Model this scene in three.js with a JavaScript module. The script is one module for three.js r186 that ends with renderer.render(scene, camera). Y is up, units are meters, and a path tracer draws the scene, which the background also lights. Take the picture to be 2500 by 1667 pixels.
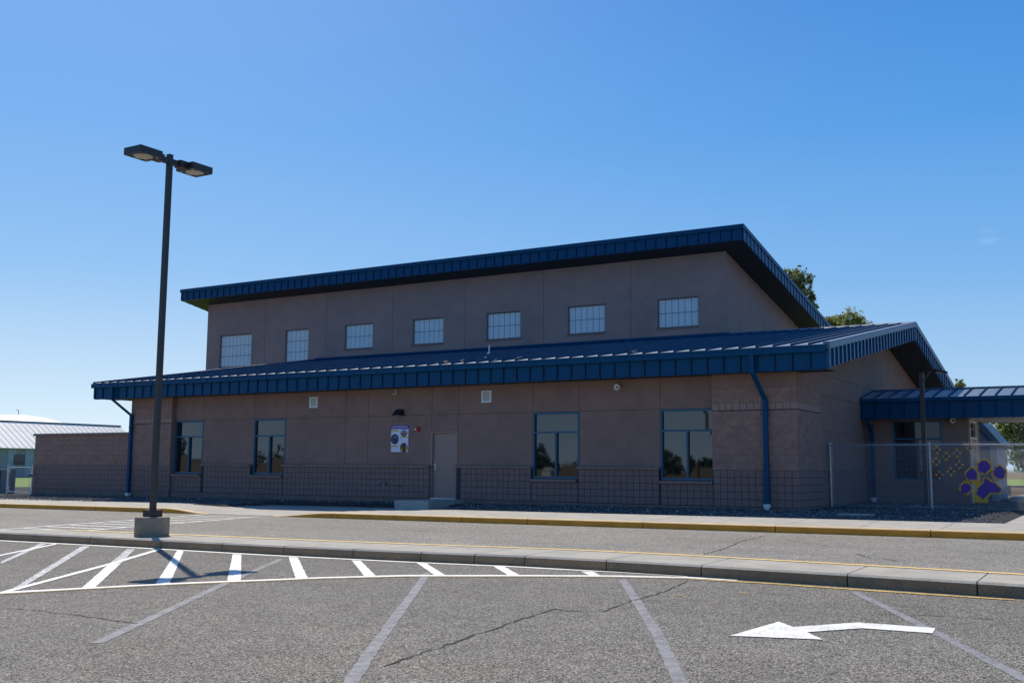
import * as THREE from 'three';
import { mergeGeometries } from 'three/addons/utils/BufferGeometryUtils.js';

// ------------------------------------------------------------------ camera, sky, sun, exposure
const scene = new THREE.Scene();
const camera = new THREE.PerspectiveCamera(36.52, 1024 / 682, 0.1, 3000);
camera.position.set(0, 1.4, 28.5);
camera.rotation.order = 'YXZ';
camera.rotation.set(0.12079, 0.53967, 0.00708);
const renderer = new THREE.WebGLRenderer({ antialias: true });
renderer.setSize(1024, 682);
renderer.toneMapping = THREE.LinearToneMapping;
renderer.toneMappingExposure = 1.0;
renderer.shadowMap.enabled = true;

const SUN = new THREE.Vector3(-0.719, 1.0, -0.506).normalize();
const sun = new THREE.DirectionalLight(new THREE.Color(1.0, 0.91, 0.76), 5.0);
sun.position.copy(SUN).multiplyScalar(120).add(new THREE.Vector3(-18, 0, 5));
sun.target.position.set(-18, 0, 5); scene.add(sun.target);
sun.castShadow = true; sun.shadow.mapSize.set(4096, 4096);
Object.assign(sun.shadow.camera, { left: -60, right: 60, top: 60, bottom: -60, near: 1, far: 300 });
scene.add(sun);

function rng(seed) { let a = seed >>> 0; return () => { a = (a + 0x6D2B79F5) >>> 0; let t = a; t = Math.imul(t ^ (t >>> 15), t | 1); t ^= t + Math.imul(t ^ (t >>> 7), t | 61); return ((t ^ (t >>> 14)) >>> 0) / 4294967296; }; }
const lerp = (a, b, t) => a + (b - a) * t, clamp = (v, a, b) => Math.min(b, Math.max(a, v)), smooth = (t) => t * t * (3 - 2 * t);

{ // clear summer sky: paler towards the horizon and round the sun
  const W = 2048, H = 1024, data = new Float32Array(W * H * 4);
  const stops = [[-90, .16, .15, .13], [-0.01, .30, .29, .26], [0, .52, .71, .90], [3, .42, .635, .875], [10, .185, .445, .83], [18, .072, .315, .76], [26, .023, .218, .665], [45, .018, .125, .41], [90, .02, .09, .28]];
  for (let j = 0; j < H; j++) {
    const el = (0.5 - (j + 0.5) / H) * -180;           // row 0 is the bottom of the sphere
    let s = 0; while (s < stops.length - 2 && stops[s + 1][0] < el) s++;
    const A = stops[s], B = stops[s + 1], t = clamp((el - A[0]) / (B[0] - A[0]), 0, 1);
    const base = [lerp(A[1], B[1], t), lerp(A[2], B[2], t), lerp(A[3], B[3], t)];
    const ce = Math.cos(el * Math.PI / 180), se = Math.sin(el * Math.PI / 180);
    for (let i = 0; i < W; i++) {
      const az = ((i + 0.5) / W - 0.5) * 2 * Math.PI, dx = ce * Math.cos(az), dz = ce * Math.sin(az);
      const dot = clamp(dx * SUN.x + se * SUN.y + dz * SUN.z, -1, 1), g = Math.acos(dot) * 180 / Math.PI;
      const da = Math.abs(((az - Math.atan2(SUN.z, SUN.x)) * 180 / Math.PI + 540) % 360 - 180), glow = el > 0 ? 1.2 * Math.exp(-g / 14) : 0, low = el > 0 ? Math.exp(-el / 7) * Math.exp(-((da / 38) ** 2)) : 0, k = (j * W + i) * 4;
      let r = base[0] + glow * .78 + low * .30, gg = base[1] + glow * .84 + low * .24, b = base[2] + glow * .8 + low * .10;
      // two thin shreds of cloud
      const a2 = Math.atan2(dx, -dz) * 180 / Math.PI;
      for (const [ca, ce2, sa, sE, amp] of [[-5.86, 12.06, .28, .07, .05], [-5.78, 11.5, .42, .10, .07]]) {
        const q = ((a2 - ca) / sa) ** 2 + ((el - ce2) / sE) ** 2; if (q < 6) { const c = amp * Math.exp(-q); r += c * 1.2; gg += c * 1.1; b += c * .6; }
      }
      data[k] = r; data[k + 1] = gg; data[k + 2] = b; data[k + 3] = 1;
    }
  }
  const t = new THREE.DataTexture(data, W, H, THREE.RGBAFormat, THREE.FloatType);
  t.mapping = THREE.EquirectangularReflectionMapping; t.magFilter = t.minFilter = THREE.LinearFilter; t.needsUpdate = true;
  scene.background = t; scene.environment = t;
}

// ------------------------------------------------------------------ ground shape: the site falls gently to the left
const gy = (x) => 0.0065 * (clamp(x, -60, 30) + 8);

// ------------------------------------------------------------------ textures
function field(size, cells, seed) {
  const r = rng(seed), lat = new Float32Array(cells * cells); for (let i = 0; i < lat.length; i++) lat[i] = r();
  const out = new Float32Array(size * size), k = cells / size;
  for (let y = 0; y < size; y++) { const fy = y * k, y0 = Math.floor(fy), ty = smooth(fy - y0), ya = (y0 % cells) * cells, yb = ((y0 + 1) % cells) * cells;
    for (let x = 0; x < size; x++) { const fx = x * k, x0 = Math.floor(fx), tx = smooth(fx - x0), xa = x0 % cells, xb = (x0 + 1) % cells;
      const a = lat[ya + xa], b = lat[ya + xb], c = lat[yb + xa], d = lat[yb + xb], p = a + (b - a) * tx; out[y * size + x] = p + (c + (d - c) * tx - p) * ty; } }
  return out;
}
const enc = (v) => { v = clamp(v, 0, 1); return Math.round(255 * (v <= .0031308 ? v * 12.92 : 1.055 * Math.pow(v, 1 / 2.4) - .055)); };
function texture(size, metres, fn, srgb = true) {
  const data = new Uint8Array(size * size * 4);
  for (let i = 0; i < size * size; i++) { const c = fn(i); if (srgb) { data[i * 4] = enc(c[0]); data[i * 4 + 1] = enc(c[1]); data[i * 4 + 2] = enc(c[2]); } else { const v = Math.round(255 * clamp(c, 0, 1)); data[i * 4] = data[i * 4 + 1] = data[i * 4 + 2] = v; } data[i * 4 + 3] = 255; }
  const t = new THREE.DataTexture(data, size, size, THREE.RGBAFormat); t.wrapS = t.wrapT = THREE.RepeatWrapping; t.magFilter = THREE.LinearFilter; t.minFilter = THREE.LinearMipmapLinearFilter; t.generateMipmaps = true;
  t.colorSpace = srgb ? THREE.SRGBColorSpace : THREE.NoColorSpace; t.repeat.set(1 / metres, 1 / metres); t.needsUpdate = true; return t;
}
const T = {};
{ const n = 2048, a = field(n, 700, 11), b = field(n, 420, 12), c = field(n, 24, 13), d = field(n, 90, 14), e = field(n, 1024, 15);
  const v = (i) => clamp(.5 + (a[i] - .5) * 1.2 + (b[i] - .5) * .9 + (e[i] - .5) * .5, 0, 1);
  T.asphalt = texture(n, 4.7, (i) => { const q = v(i); let s = .15 + .66 * q; if (q > .68) s += (q - .68) * 2.8; if (q < .34) s -= (.34 - q) * .5; s = Math.max(.05, s); s *= .9 + .2 * (c[i] - .5) + .16 * (d[i] - .5); const w = (b[i] - .5) * .06; return [s * (1 + w), s, s * (1 - w)]; });
  T.asphaltBump = texture(n, 4.7, (i) => v(i), false); }
{ const n = 1024, a = field(n, 512, 21), b = field(n, 128, 22), c = field(n, 16, 23), d = field(n, 5, 24);
  T.concrete = texture(n, 3.7, (i) => { const s = .80 + .16 * (a[i] - .5) + .13 * (b[i] - .5) + .16 * (c[i] - .5) + .12 * (d[i] - .5), w = (c[i] - .5) * .03; return [s * (1 + w), s, s * (1 - w)]; });
  T.concreteBump = texture(n, 3.7, (i) => a[i] * .6 + b[i] * .4, false); }
{ const n = 1024, a = field(n, 400, 31), b = field(n, 100, 32), c = field(n, 14, 33), d = field(n, 4, 34), e = field(n, 512, 35);
  T.stucco = texture(n, 4.3, (i) => { const s = .82 + .10 * (a[i] - .5) + .08 * (b[i] - .5) + .12 * (c[i] - .5) + .08 * (d[i] - .5), w = (d[i] - .5) * .05; return [s * (1 + w), s, s * (1 - w * .6)]; });
  T.stuccoBump = texture(n, 4.3, (i) => a[i] * .5 + e[i] * .5, false);
  const sp = new Float32Array(n * n), rs = rng(36); for (let k = 0; k < 46; k++) { const x = Math.floor(rs() * n), y = Math.floor(rs() * n), h = 6 + rs() * 26, w = 1.5 + rs() * 3.5, a = .12 + .3 * rs(); for (let j = 0; j < h; j++) for (let i = -5; i <= 5; i++) { const q = Math.max(0, 1 - Math.abs(i) / w) * Math.sin(Math.PI * (j + .5) / h) * (.6 + .8 * rs()); sp[((y + j) % n) * n + (x + i + n) % n] += a * q; } }
  T.hall = texture(n, 5.9, (i) => { const s = (.84 + .09 * (a[i] - .5) + .08 * (b[i] - .5) + .10 * (c[i] - .5) + .08 * (d[i] - .5)) * (1 - Math.min(.6, sp[i])), w = (d[i] - .5) * .05; return [s * (1 + w), s, s * (1 - w * .6)]; });
  T.split = texture(n, 1.6, (i) => { const s = .78 + .22 * (a[i] - .5) + .22 * (b[i] - .5) + .18 * (c[i] - .5), w = (c[i] - .5) * .08; return [s * (1 + w), s, s * (1 - w)]; });
  T.splitBump = texture(n, 1.6, (i) => b[i] * .6 + a[i] * .4, false); }
{ const n = 512, a = field(n, 256, 41), b = field(n, 60, 42), c = field(n, 9, 43);
  T.roadPaint = texture(n, 1.3, (i) => { const q = .5 * a[i] + .35 * b[i] + .25 * c[i]; const s = q > .74 ? .55 : q > .69 ? .78 : .93 + .06 * (b[i] - .5); return [s, s, s]; });
  T.paint = texture(n, 2.3, (i) => { let s = .93 + .07 * (b[i] - .5) + .05 * (a[i] - .5) + .05 * (c[i] - .5); return [s, s, s]; });
  T.metal = texture(n, 3.1, (i) => { const s = .88 + .10 * (c[i] - .5) + .08 * (b[i] - .5) + .06 * (a[i] - .5); return [s, s, s]; });
  T.metalRough = texture(n, 3.1, (i) => .55 + .25 * (c[i] - .5) + .2 * (b[i] - .5), false);
  T.grass = texture(n, 3, (i) => { const s = .7 + .6 * (a[i] - .5) + .3 * (b[i] - .5) + .2 * (c[i] - .5); return [s, s, s * .9]; }); }
{ const n = 1024, a = field(n, 512, 51), b = field(n, 200, 52), c = field(n, 40, 53);   // worn road paint: aggregate shows through
  T.worn = texture(n, 3.1, (i) => { const q = .5 * a[i] + .35 * b[i] + .25 * c[i]; const s = q > .58 ? .40 : q > .5 ? .75 : .95; return [s, s, s]; });
  T.wornGrey = texture(n, 3.1, (i) => { const q = .5 * a[i] + .35 * b[i] + .35 * c[i]; const s = q > .68 ? .55 : q > .58 ? .78 : .95; return [s * .97, s * .98, s]; }); }

// ------------------------------------------------------------------ materials
const lin = (r, g, b) => new THREE.Color().setRGB(r, g, b);
const std = (name, c, rough = .85, o = {}) => { const m = new THREE.MeshStandardMaterial({ color: lin(...c), roughness: rough, metalness: 0, ...o }); m.name = name; return m; };
const M = {
  asphalt: std('asphalt', [.41, .378, .332], .92, { map: T.asphalt, bumpMap: T.asphaltBump, bumpScale: .006, vertexColors: true }),
  concrete: std('concrete', [.475, .447, .40], .9, { map: T.concrete, bumpMap: T.concreteBump, bumpScale: .0015 }),
  curbConcrete: std('curb concrete', [.46, .43, .375], .92, { map: T.concrete, bumpMap: T.concreteBump, bumpScale: .003 }),
  kerbFace: std('darker formed concrete', [.335, .225, .13], .95, { map: T.split, bumpMap: T.concreteBump, bumpScale: .004 }),  // island side, darker and browner than the slab top
  baseConcrete: std('weathered concrete base', [.36, .30, .215], .95, { map: T.split, bumpMap: T.concreteBump, bumpScale: .004 }),
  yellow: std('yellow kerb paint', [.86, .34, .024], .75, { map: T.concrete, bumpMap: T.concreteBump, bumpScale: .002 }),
  yellowLine: std('yellow road paint', [.78, .52, .14], .8, { map: T.worn }),
  white: std('white road paint', [.84, .83, .80], .7, { map: T.roadPaint }),
  worn: std('worn white paint', [.66, .66, .68], .85, { map: T.worn }),
  grey: std('grey cover paint', [.275, .27, .285], .85, { map: T.wornGrey }),
  crack: std('crack fill', [.035, .033, .03], .95),
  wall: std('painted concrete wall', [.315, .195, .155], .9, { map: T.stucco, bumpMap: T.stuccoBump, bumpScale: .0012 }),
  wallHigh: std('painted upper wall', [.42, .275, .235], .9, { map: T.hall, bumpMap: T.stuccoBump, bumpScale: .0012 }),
  block: std('painted block', [.27, .172, .15], .88, { map: T.stucco, bumpMap: T.stuccoBump, bumpScale: .0012 }),
  block2: std('painted block two', [.282, .18, .157], .88, { map: T.stucco, bumpMap: T.stuccoBump, bumpScale: .0012 }),
  split: std('split face block', [.39, .235, .185], .95, { map: T.split, bumpMap: T.splitBump, bumpScale: .007 }),
  split2: std('split face block two', [.365, .218, .168], .95, { map: T.split, bumpMap: T.splitBump, bumpScale: .007 }),
  soldier: std('smooth band block', [.385, .25, .205], .9, { map: T.stucco, bumpMap: T.stuccoBump, bumpScale: .0012 }),
  yellowSunlit: std('sunlit yellow kerb paint', [.88, .62, .32], .8, { map: T.concrete }),  // kerb top: sunlight painted in as a paler yellow than the face
  yellowEdge: std('fresh yellow edge paint', [.90, .62, .22], .75, { map: T.roadPaint }),
  mulch: std('bark mulch', [.20, .145, .10], .95, { map: T.split, bumpMap: T.splitBump, bumpScale: .03 }),
  mortar: std('mortar', [.055, .045, .045], .95),
  joint: std('wall joint', [.15, .085, .06], .95),
  cap: std('painted ledge', [.31, .205, .17], .85, { map: T.stucco }),
  footing: std('painted footing', [.25, .17, .14], .9, { map: T.concrete }),
  
  
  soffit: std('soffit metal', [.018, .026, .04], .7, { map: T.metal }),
  frame: std('window frame paint', [.02, .105, .17], .45),
  bronze: std('dark bronze metal', [.035, .026, .022], .45, { map: T.metal }),
  black: std('black metal', [.012, .012, .013], .5),
  dark: std('dark interior', [.01, .01, .01], .9),
  galv: std('galvanised steel', [.55, .57, .60], .4, { metalness: .75, map: T.metal }),
  wire: std('galvanised wire', [.50, .52, .55], .45, { metalness: .5 }),
  whitePlastic: std('white plastic', [.72, .72, .70], .5),
  grille: std('dark grille', [.06, .06, .06], .8),
  door: std('painted steel door', [.365, .24, .198], .55, { map: T.metal }),
  doorFrame: std('painted door frame', [.30, .195, .165], .6),
  red: std('red plastic', [.45, .012, .015], .4),
  steel: std('stainless steel', [.6, .6, .6], .3, { metalness: .9 }),
  lens: std('lamp lens', [.50, .46, .36], .35, { map: T.paint }),
  panel: std('translucent wall panel', [.72, .78, .78], .6, { map: T.paint }),
  muntin: std('dark glazing bar', [.03, .05, .06], .5),
  gold: std('gold plastic', [.72, .36, .02], .5), purple: std('purple plastic', [.075, .02, .30], .45),
  gravelBase: std('dark gravel bed', [.055, .056, .06], .98, { map: T.split, bumpMap: T.splitBump, bumpScale: .03 }),
  stone: std('crushed stone', [.17, .165, .165], .9),
  lawn: std('mown lawn', [.24, .36, .045], .95, { map: T.grass }),
  field: std('dry field', [.20, .145, .07], .95, { map: T.grass }),
  shedRoof: std('white metal roof', [.80, .79, .77], .6, { map: T.metal }),
  shedWall: std('pale green metal wall', [.33, .33, .34], .7, { map: T.metal }),
  shedWall2: std('faded blue metal wall', [.40, .43, .49], .7, { map: T.metal }),
  dome: std('white membrane', [.84, .83, .80], .6),
  cabinet: std('grey green steel', [.13, .16, .165], .6, { map: T.metal }),
  greyWall: std('blue grey wall', [.22, .25, .30], .7, { map: T.metal }),
  greyRoof: std('grey metal roof edge', [.13, .15, .18], .5, { map: T.metal }),
  bark: std('bark', [.12, .09, .065], .95),
  wood: std('weathered wood', [.20, .15, .11], .9),
  rail: std('blue play metal', [.02, .10, .36], .45),
  debris: std('dry leaf litter', [.50, .42, .32], .9),
};
M.blue = new THREE.MeshPhysicalMaterial({ color: lin(.0, .066, .16), roughness: .4, map: T.metal, specularIntensity: .3 }); M.blue.name = 'blue painted metal';
M.seam = new THREE.MeshPhysicalMaterial({ color: lin(.002, .078, .168), roughness: .8, map: T.metal, specularIntensity: .12 }); M.seam.name = 'blue roof seam metal';
M.blueGloss = new THREE.MeshPhysicalMaterial({ color: lin(.004, .085, .20), roughness: .42, map: T.metal, specularIntensity: .55 }); M.blueGloss.name = 'glossy blue trim metal';
M.blueRoof = new THREE.MeshPhysicalMaterial({ color: lin(.012, .08, .17), roughness: .55, ior: 1.75, clearcoat: .9, clearcoatRoughness: .6, map: T.metal, sheen: 1.0, sheenColor: lin(.78, .84, .95), sheenRoughness: .5 }); M.blueRoof.name = 'chalky blue roof metal';
const glass = new THREE.MeshPhysicalMaterial({ color: lin(.006, .010, .013), roughness: .02, metalness: 0, ior: 1.85, specularIntensity: 1 }); glass.name = 'dark tinted window glass';
const clearGlass = new THREE.MeshPhysicalMaterial({ color: lin(.012, .016, .018), roughness: .03, ior: 1.55 }); clearGlass.name = 'window glass';

// ------------------------------------------------------------------ mesh building
class MB {
  constructor() { this.p = []; this.n = []; this.u = []; this.c = []; }
  tri(a, b, c) {
    const ux = b[0] - a[0], uy = b[1] - a[1], uz = b[2] - a[2], vx = c[0] - a[0], vy = c[1] - a[1], vz = c[2] - a[2];
    let nx = uy * vz - uz * vy, ny = uz * vx - ux * vz, nz = ux * vy - uy * vx; const l = Math.hypot(nx, ny, nz) || 1; nx /= l; ny /= l; nz /= l;
    const ax = Math.abs(nx), ay = Math.abs(ny), az = Math.abs(nz);
    for (const q of [a, b, c]) { this.p.push(q[0], q[1], q[2]); this.n.push(nx, ny, nz); if (ay >= ax && ay >= az) this.u.push(q[0], q[2]); else if (ax >= az) this.u.push(q[2], q[1]); else this.u.push(q[0], q[1]); }
    return this;
  }
  quad(a, b, c, d) { return this.tri(a, b, c).tri(a, c, d); }
  poly(pts) { for (let i = 1; i < pts.length - 1; i++) this.tri(pts[0], pts[i], pts[i + 1]); return this; }
  box(x0, x1, y0, y1, z0, z1) {
    const P = (x, y, z) => [x, y, z];
    this.quad(P(x0, y0, z1), P(x1, y0, z1), P(x1, y1, z1), P(x0, y1, z1)); this.quad(P(x1, y0, z0), P(x0, y0, z0), P(x0, y1, z0), P(x1, y1, z0));
    this.quad(P(x1, y0, z1), P(x1, y0, z0), P(x1, y1, z0), P(x1, y1, z1)); this.quad(P(x0, y0, z0), P(x0, y0, z1), P(x0, y1, z1), P(x0, y1, z0));
    this.quad(P(x0, y1, z1), P(x1, y1, z1), P(x1, y1, z0), P(x0, y1, z0)); this.quad(P(x0, y0, z0), P(x1, y0, z0), P(x1, y0, z1), P(x0, y0, z1)); return this;
  }
  // box with eight free corners: bottom ring then top ring, counter-clockwise seen from above
  hexa(b, t) { this.poly([b[3], b[2], b[1], b[0]]); this.poly(t); for (let i = 0; i < 4; i++) { const j = (i + 1) % 4; this.quad(b[i], b[j], t[j], t[i]); } return this; }
  // convex polygon (3-d points) swept by a vector
  prism(pts, v) { const q = pts.map((p) => [p[0] + v[0], p[1] + v[1], p[2] + v[2]]); this.poly([...pts].reverse()); this.poly(q); for (let i = 0; i < pts.length; i++) { const j = (i + 1) % pts.length; this.quad(pts[i], pts[j], q[j], q[i]); } return this; }
  tube(path, r, seg = 8, r2 = r) {
    const P = path.map((p) => new THREE.Vector3(...p)); let prev = null;
    for (let i = 0; i < P.length; i++) {
      const d = new THREE.Vector3(); if (i) d.add(P[i].clone().sub(P[i - 1]).normalize()); if (i < P.length - 1) d.add(P[i + 1].clone().sub(P[i]).normalize()); d.normalize();
      const up = Math.abs(d.y) > .95 ? new THREE.Vector3(1, 0, 0) : new THREE.Vector3(0, 1, 0), s = new THREE.Vector3().crossVectors(d, up).normalize(), t = new THREE.Vector3().crossVectors(s, d), rr = lerp(r, r2, P.length > 1 ? i / (P.length - 1) : 0), ring = [];
      for (let k = 0; k < seg; k++) { const a = k / seg * 2 * Math.PI + (seg === 4 ? Math.PI / 4 : 0); const v = P[i].clone().addScaledVector(s, Math.cos(a) * rr).addScaledVector(t, Math.sin(a) * rr); ring.push([v.x, v.y, v.z]); }
      if (prev) for (let k = 0; k < seg; k++) { const j = (k + 1) % seg; this.quad(prev[j], prev[k], ring[k], ring[j]); }
      if (!i) this.poly([...ring].reverse().map((q) => q)); if (i === P.length - 1) this.poly(ring); prev = ring;
    }
    return this;
  }
  // flat-sided duct along a path in the y-z plane or along x
  duct(path, w, d) { for (let i = 0; i < path.length - 1; i++) { const a = path[i], b = path[i + 1], len = Math.hypot(b[0] - a[0], b[1] - a[1], b[2] - a[2]), e = .02; const ux = (b[0] - a[0]) / len * e, uy = (b[1] - a[1]) / len * e, uz = (b[2] - a[2]) / len * e;
      const A = [a[0] - ux, a[1] - uy, a[2] - uz], B = [b[0] + ux, b[1] + uy, b[2] + uz], r = (q) => [[q[0] - w / 2, q[1], q[2] + d / 2], [q[0] + w / 2, q[1], q[2] + d / 2], [q[0] + w / 2, q[1], q[2] - d / 2], [q[0] - w / 2, q[1], q[2] - d / 2]]; this.hexa(r(B), r(A)); } return this; }
  geo() { const g = new THREE.BufferGeometry(); g.setAttribute('position', new THREE.Float32BufferAttribute(this.p, 3)); g.setAttribute('normal', new THREE.Float32BufferAttribute(this.n, 3)); g.setAttribute('uv', new THREE.Float32BufferAttribute(this.u, 2)); return g; }
}
const mb = () => new MB();
const taken = new Map();
function numbered(n) { const k = taken.get(n) || 0; taken.set(n, k + 1); return k ? n + '_' + String(k).padStart(3, '0') : n; }
function mesh(name, g, m, parent) { const o = new THREE.Mesh(g instanceof MB ? g.geo() : g, m); o.name = name; o.castShadow = o.receiveShadow = true; if (parent) parent.add(o); return o; }
function thing(name, label, category, group, [x, y, z] = [0, 0, 0]) { const o = new THREE.Group(); o.name = numbered(name); o.position.set(x, y, z); o.userData = { label, category }; if (group) o.userData.group = group; scene.add(o); return o; }
function struct(name, g, m) { const o = g ? mesh(numbered(name), g, m) : new THREE.Group(); if (!g) o.name = numbered(name); o.userData.kind = 'structure'; scene.add(o); return o; }
function one(name, g, m, label, category, group) { const o = mesh(numbered(name), g, m); o.userData = { label, category }; if (group) o.userData.group = group; scene.add(o); return o; }
function grp(name, parent) { const o = new THREE.Group(); o.name = name; parent.add(o); return o; }
const P3 = (x, z, h) => [x, gy(x) + h, z];
// sheet of ground following gy, nx by nz cells, with low-frequency tone in vertex colours
function groundSheet(x0, x1, z0, z1, h, nx, nz, tone, hz) {
  const g = new THREE.PlaneGeometry(1, 1, nx, nz), p = g.attributes.position, uv = g.attributes.uv, col = [];
  for (let i = 0; i < p.count; i++) { const u = p.getX(i) + .5, v = .5 - p.getY(i), x = lerp(x0, x1, u), z = lerp(z0, z1, v); p.setXYZ(i, x, gy(x) + h + (hz ? hz(x, z) : 0), z); uv.setXY(i, x, z); if (tone) col.push(...tone(x, z)); }
  if (tone) g.setAttribute('color', new THREE.Float32BufferAttribute(col, 3)); g.computeVertexNormals(); return g;
}
const vh = (i, j, s) => { let h = Math.imul(i, 374761393) ^ Math.imul(j, 668265263) ^ Math.imul(s, 974711); h = Math.imul(h ^ (h >>> 13), 1274126177); return ((h ^ (h >>> 16)) >>> 0) / 4294967296; };
const vn = (x, y, s) => { const i = Math.floor(x), j = Math.floor(y), u = smooth(x - i), v = smooth(y - j); return lerp(lerp(vh(i, j, s), vh(i + 1, j, s), u), lerp(vh(i, j + 1, s), vh(i + 1, j + 1, s), u), v); };

// ------------------------------------------------------------------ SETTING: ground, lot, sidewalk, island
struct('ground', groundSheet(-900, 900, -900, 900, -.09, 60, 60), M.field);
struct('lawn', groundSheet(-190, -41.6, -170, -2.5, -.03, 8, 8), M.lawn);
struct('lawn', groundSheet(-41.6, 40, -170, -27.5, -.03, 8, 8), M.lawn);
const stains = []; { const r = rng(808); for (let i = 0; i < 34; i++) stains.push([-13 + 14 * r(), 16.6 + 8.5 * r(), .08 + .34 * r() * r(), .06 + .2 * r()]); for (let i = 0; i < 14; i++) stains.push([-30 + 32 * r(), 6.5 + 7.5 * r(), .15 + .5 * r(), .04 + .1 * r()]); }
const tone = (x, z) => { let t = .84 + .16 * vn(x * .55, z * .55, 3) + .12 * vn(x * 1.7, z * 1.7, 4) + .08 * vn(x * .12, z * .5, 5) + .07 * (vn(x * 5, z * 5, 7) - .5); t *= z < 15.4 ? 1.28 : .84; if (z < 15.4) t *= 1 - .06 * vn(x * .05, 1, 12) * Math.max(Math.exp(-(((z - 9.2) / .5) ** 2)), Math.exp(-(((z - 11.1) / .5) ** 2)));  // drive lighter, lot darker: glare at grazing view painted into the vertex colours
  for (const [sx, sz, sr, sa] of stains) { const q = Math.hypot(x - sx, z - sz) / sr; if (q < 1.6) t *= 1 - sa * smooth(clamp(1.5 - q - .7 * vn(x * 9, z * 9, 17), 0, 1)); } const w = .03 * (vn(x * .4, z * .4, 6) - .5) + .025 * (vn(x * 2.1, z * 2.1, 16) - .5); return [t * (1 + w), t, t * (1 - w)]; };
const lot = struct('parking_lot');
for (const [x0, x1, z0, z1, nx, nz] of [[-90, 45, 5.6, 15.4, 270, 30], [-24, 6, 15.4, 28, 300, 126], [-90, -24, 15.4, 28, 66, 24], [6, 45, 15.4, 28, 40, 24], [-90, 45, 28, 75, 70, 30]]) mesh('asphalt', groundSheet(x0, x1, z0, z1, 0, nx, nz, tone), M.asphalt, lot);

function flat(pts, h) { const g = mb(); const q = pts.map(([x, z]) => P3(x, z, h)); let A = 0; for (let i = 0; i < q.length; i++) { const a = q[i], b = q[(i + 1) % q.length]; A += a[0] * b[2] - b[0] * a[2]; }
  const sh = THREE.ShapeUtils.triangulateShape(pts.map(([x, z]) => new THREE.Vector2(x, z)), []); for (const [a, b, c] of sh) { const u = [q[b][0] - q[a][0], q[b][2] - q[a][2]], v = [q[c][0] - q[a][0], q[c][2] - q[a][2]]; if (u[1] * v[0] - u[0] * v[1] > 0) g.tri(q[a], q[b], q[c]); else g.tri(q[a], q[c], q[b]); } return g; }
const band = (a, b, h) => { const g = mb(); for (let i = 0; i < a.length - 1; i++) g.quad(P3(...b[i], h), P3(...b[i + 1], h), P3(...a[i + 1], h), P3(...a[i], h)); return g; };
const ragged = (pts, amp, seed) => { const r = rng(seed), out = []; pts.forEach((p, i) => { const q = pts[(i + 1) % pts.length], n = Math.max(1, Math.round(Math.hypot(q[0] - p[0], q[1] - p[1]) / .07)); for (let k = 0; k < n; k++) out.push([lerp(p[0], q[0], k / n) + (r() - .5) * amp, lerp(p[1], q[1], k / n) + (r() - .5) * amp]); }); return out; }; let markNo = 900;
const mark = (name, pts, m, h = .005, label) => { const o = mesh(name, flat(ragged(pts, m === M.grey ? .014 : m === M.worn ? .02 : .01, markNo++), h), m, lot); if (label) o.userData.label = label; return o; };
const isl = [[-40, 16.7], [-30, 16.45], [-22, 16.25], [-18.84, 16.14], [-16.69, 16.04], [-14.70, 16.0], [-12.0, 15.97], [-9.33, 15.8], [-7.62, 15.6], [-6.0, 15.6], [-4.93, 15.66], [-4.33, 15.74], [-3.01, 15.84], [-1.09, 16.04], [1.5, 16.4], [6, 17.2]];
const zNear = (x) => { for (let i = 0; i < isl.length - 1; i++) if (x <= isl[i + 1][0]) return lerp(isl[i][1], isl[i + 1][1], (x - isl[i][0]) / (isl[i + 1][0] - isl[i][0])); return isl[isl.length - 1][1]; };
{ // white line hugging the kerb, then the bay edge line
  const top = [], bot = []; for (let x = -30; x <= -4.6; x += .5) { const w = clamp((-4.9 - x) / 2, 0.3, 1); top.push([x, zNear(x) + .05]); bot.push([x, zNear(x) + .05 + .13 * w]); }
  mesh('kerb_line', band(top, bot, .005), M.white, lot);
  const lt = [[-10.86, 21.36], [-10.45, 20.63], [-10.20, 20.17], [-9.85, 19.58], [-9.17, 18.64], [-8.92, 18.28], [-8.18, 17.5], [-6.75, 16.62], [-5.86, 16.13], [-4.92, 15.79], [-4.3, 15.84]];
  const lb = [[-10.71, 21.46], [-10.33, 20.72], [-10.09, 20.26], [-9.74, 19.68], [-9.06, 18.75], [-8.82, 18.40], [-8.07, 17.64], [-6.67, 16.77], [-5.78, 16.29], [-4.86, 15.95], [-4.28, 15.93]];
  mesh('bay_edge_line', band(lt, lb, .009), M.white, lot);
  const off = (l, d) => l.map(([x, z], i) => { const a = l[Math.max(0, i - 1)], b = l[Math.min(l.length - 1, i + 1)], L = Math.hypot(b[0] - a[0], b[1] - a[1]); return [x - (b[1] - a[1]) / L * d, z + (b[0] - a[0]) / L * d]; });
  mesh('old_yellow_line', band(off(lb.slice(0, 10), -.02), off(lb.slice(0, 10), .035), .005), M.yellowLine, lot);
  mesh('yellow_line', band([[-4.89, 15.96], [-3.81, 15.95], [-2.97, 16.04], [-1.17, 16.17]], [[-4.82, 16.05], [-3.75, 16.05], [-2.94, 16.15], [-1.16, 16.27]], .007), M.yellowLine, lot);
}
mark('worn_stripe', [[-14.45, 19.03], [-14.06, 19.28], [-17.22, 16.32], [-17.36, 16.37]], M.worn);
mark('worn_stripe', [[-16.14, 16.39], [-16.0, 16.33], [-11.17, 20.86], [-10.95, 21.1], [-11.1, 21.05]], M.worn);
mark('worn_stripe', [[-14.93, 16.39], [-14.80, 16.33], [-12.7, 18.3], [-12.82, 18.4]], M.worn);
mark('hatch_stripe', [[-12.82, 18.4], [-12.7, 18.3], [-10.38, 20.5], [-10.45, 20.63]], M.white);
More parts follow.
